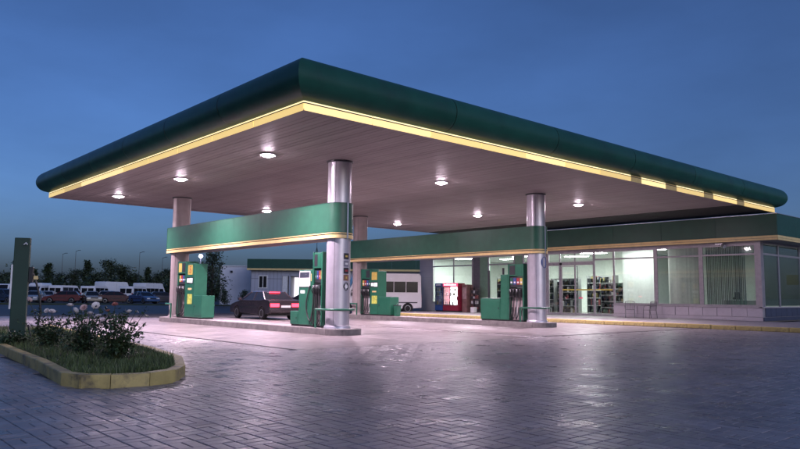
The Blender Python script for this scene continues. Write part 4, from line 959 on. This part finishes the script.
near = {-55:'far beyond the left end of the vehicles',-30:'behind the silver saloon, taller of two',-12:'between the silver saloon and dark blue estate',8:'behind the white van by the estate',22:'behind the green post',36:'just right of the green post',50:'between high-roof van and minibus',62:'left part behind the white minibus',75:'right part behind the white minibus',88:'above the beige saloon',99:'behind the van with rear windows',112:'above the tall panel van',123:'beside the tree over the panel van',136:'behind the van by the blue saloon',149:'above the last tall van',161:'right of the last tall van',174:'beside the pinkish front column',190:'seen past the number 5 pump',238:'behind the pale annex'}
for px,ty,kd in tl:
    dep = 128+random.uniform(-8,14); hh = (292.5-ty)*dep/F_PX+CAM_H; base_h = (7,7,6,7)[kd]; s = hh/base_h*1.03
    t = thing('far_tree', words[kd]+' '+near[px], 'tree', (*at(px,dep),-.05), random.random()*6, group='trees beyond the parked vehicles')
    ws = s*random.uniform(.95,1.35)
    inst(TM[kd][0],'trunk',t,scale=(ws,ws,s)); inst(TM[kd][1],'crown',t,scale=(ws,ws,s))
nt_ = tree_meshes(21,5.9,1.5,False,3000,.22)
t = thing('leafy_tree','bushy tree left of the pale annex behind a lit lamp post','tree',(*at(213,74),-.03)); inst(nt_[0],'trunk',t); inst(nt_[1],'crown',t)
hm = MB(); r2 = random.Random(9)
for k in range(26000):
    px = r2.uniform(-90,260); dep = r2.uniform(115,124); hx,hy = at(px,dep); hz = (2.6+.9*math.sin(px*.23)+.6*math.sin(px*.71+1))*math.sqrt(r2.random())
    d = Vector((r2.gauss(0,1),r2.gauss(0,1),r2.gauss(0,.6))).normalized(); e = d.cross(Vector((r2.gauss(0,1),r2.gauss(0,1),1))).normalized(); L = r2.uniform(.3,.6); p = Vector((hx,hy,hz))
    hm.add([p,p+d*L*.5+e*L*.3,p+d*L,p+d*L*.5-e*L*.3],[(0,1,2,3)])
o = hm.build('scrub', TL[0], smooth=0); tag(o,'dark mass of scrub running behind the parked vehicles','scrub',kind='stuff')
sh = tree_meshes(31,1.6,.7,False,1200,.13)
for px,dep,lb in ((226,70,'low dark shrub before the pale annex'),(246,71,'low dark shrub between the annex and the moving saloon')):
    t = thing('shrub',lb,'shrub',(*at(px,dep),-.02)); inst(sh[0],'stem',t); inst(sh[1],'foliage',t)
# poles
for px,ty,lb in ((63,254,'thin far pole above the white minibus'),(76,251,'thin far pole right of the minibus'),(140,252,'thin far pole above the last vans'),(163,257,'thin far pole beside the pinkish column')):
    dep = 165; hh = (292.5-ty)*dep/F_PX+CAM_H
    t = thing('far_pole',lb,'pole',(*at(px,dep),-.05),YAW); MB().tube([(0,0,0),(0,0,hh)],.07,6,taper=.04).build('shaft', DARK, t); MB().tube([(0,0,hh-.1),(.7,0,hh+.15)],.05,5).build('arm', DARK, t); MB().box(.6,1.1,-.1,.1,hh+.1,hh+.2).build('head', DARK, t, smooth=0)
hh = (293.4-256)*62/F_PX+CAM_H
t = thing('lamp_post','slim lamp post with glowing lilac lamp behind the number 5 pump','lamp post',(*at(201,62),-.02)); MB().tube([(0,0,0),(0,0,hh-.1)],.06,8,taper=.045).build('shaft', WHITE, t)
MB().lathe([(.02,hh-.16),(.16,hh-.08),(.18,hh),(.12,hh+.12),(.0,hh+.15)],n=16).build('lamp_globe', M('globe_lit',(.9,.9,.9),.4,emit=(.72,.62,1),es=28), t)
for r_ in ROOTS:
    if '_o' in r_: del r_['_o']
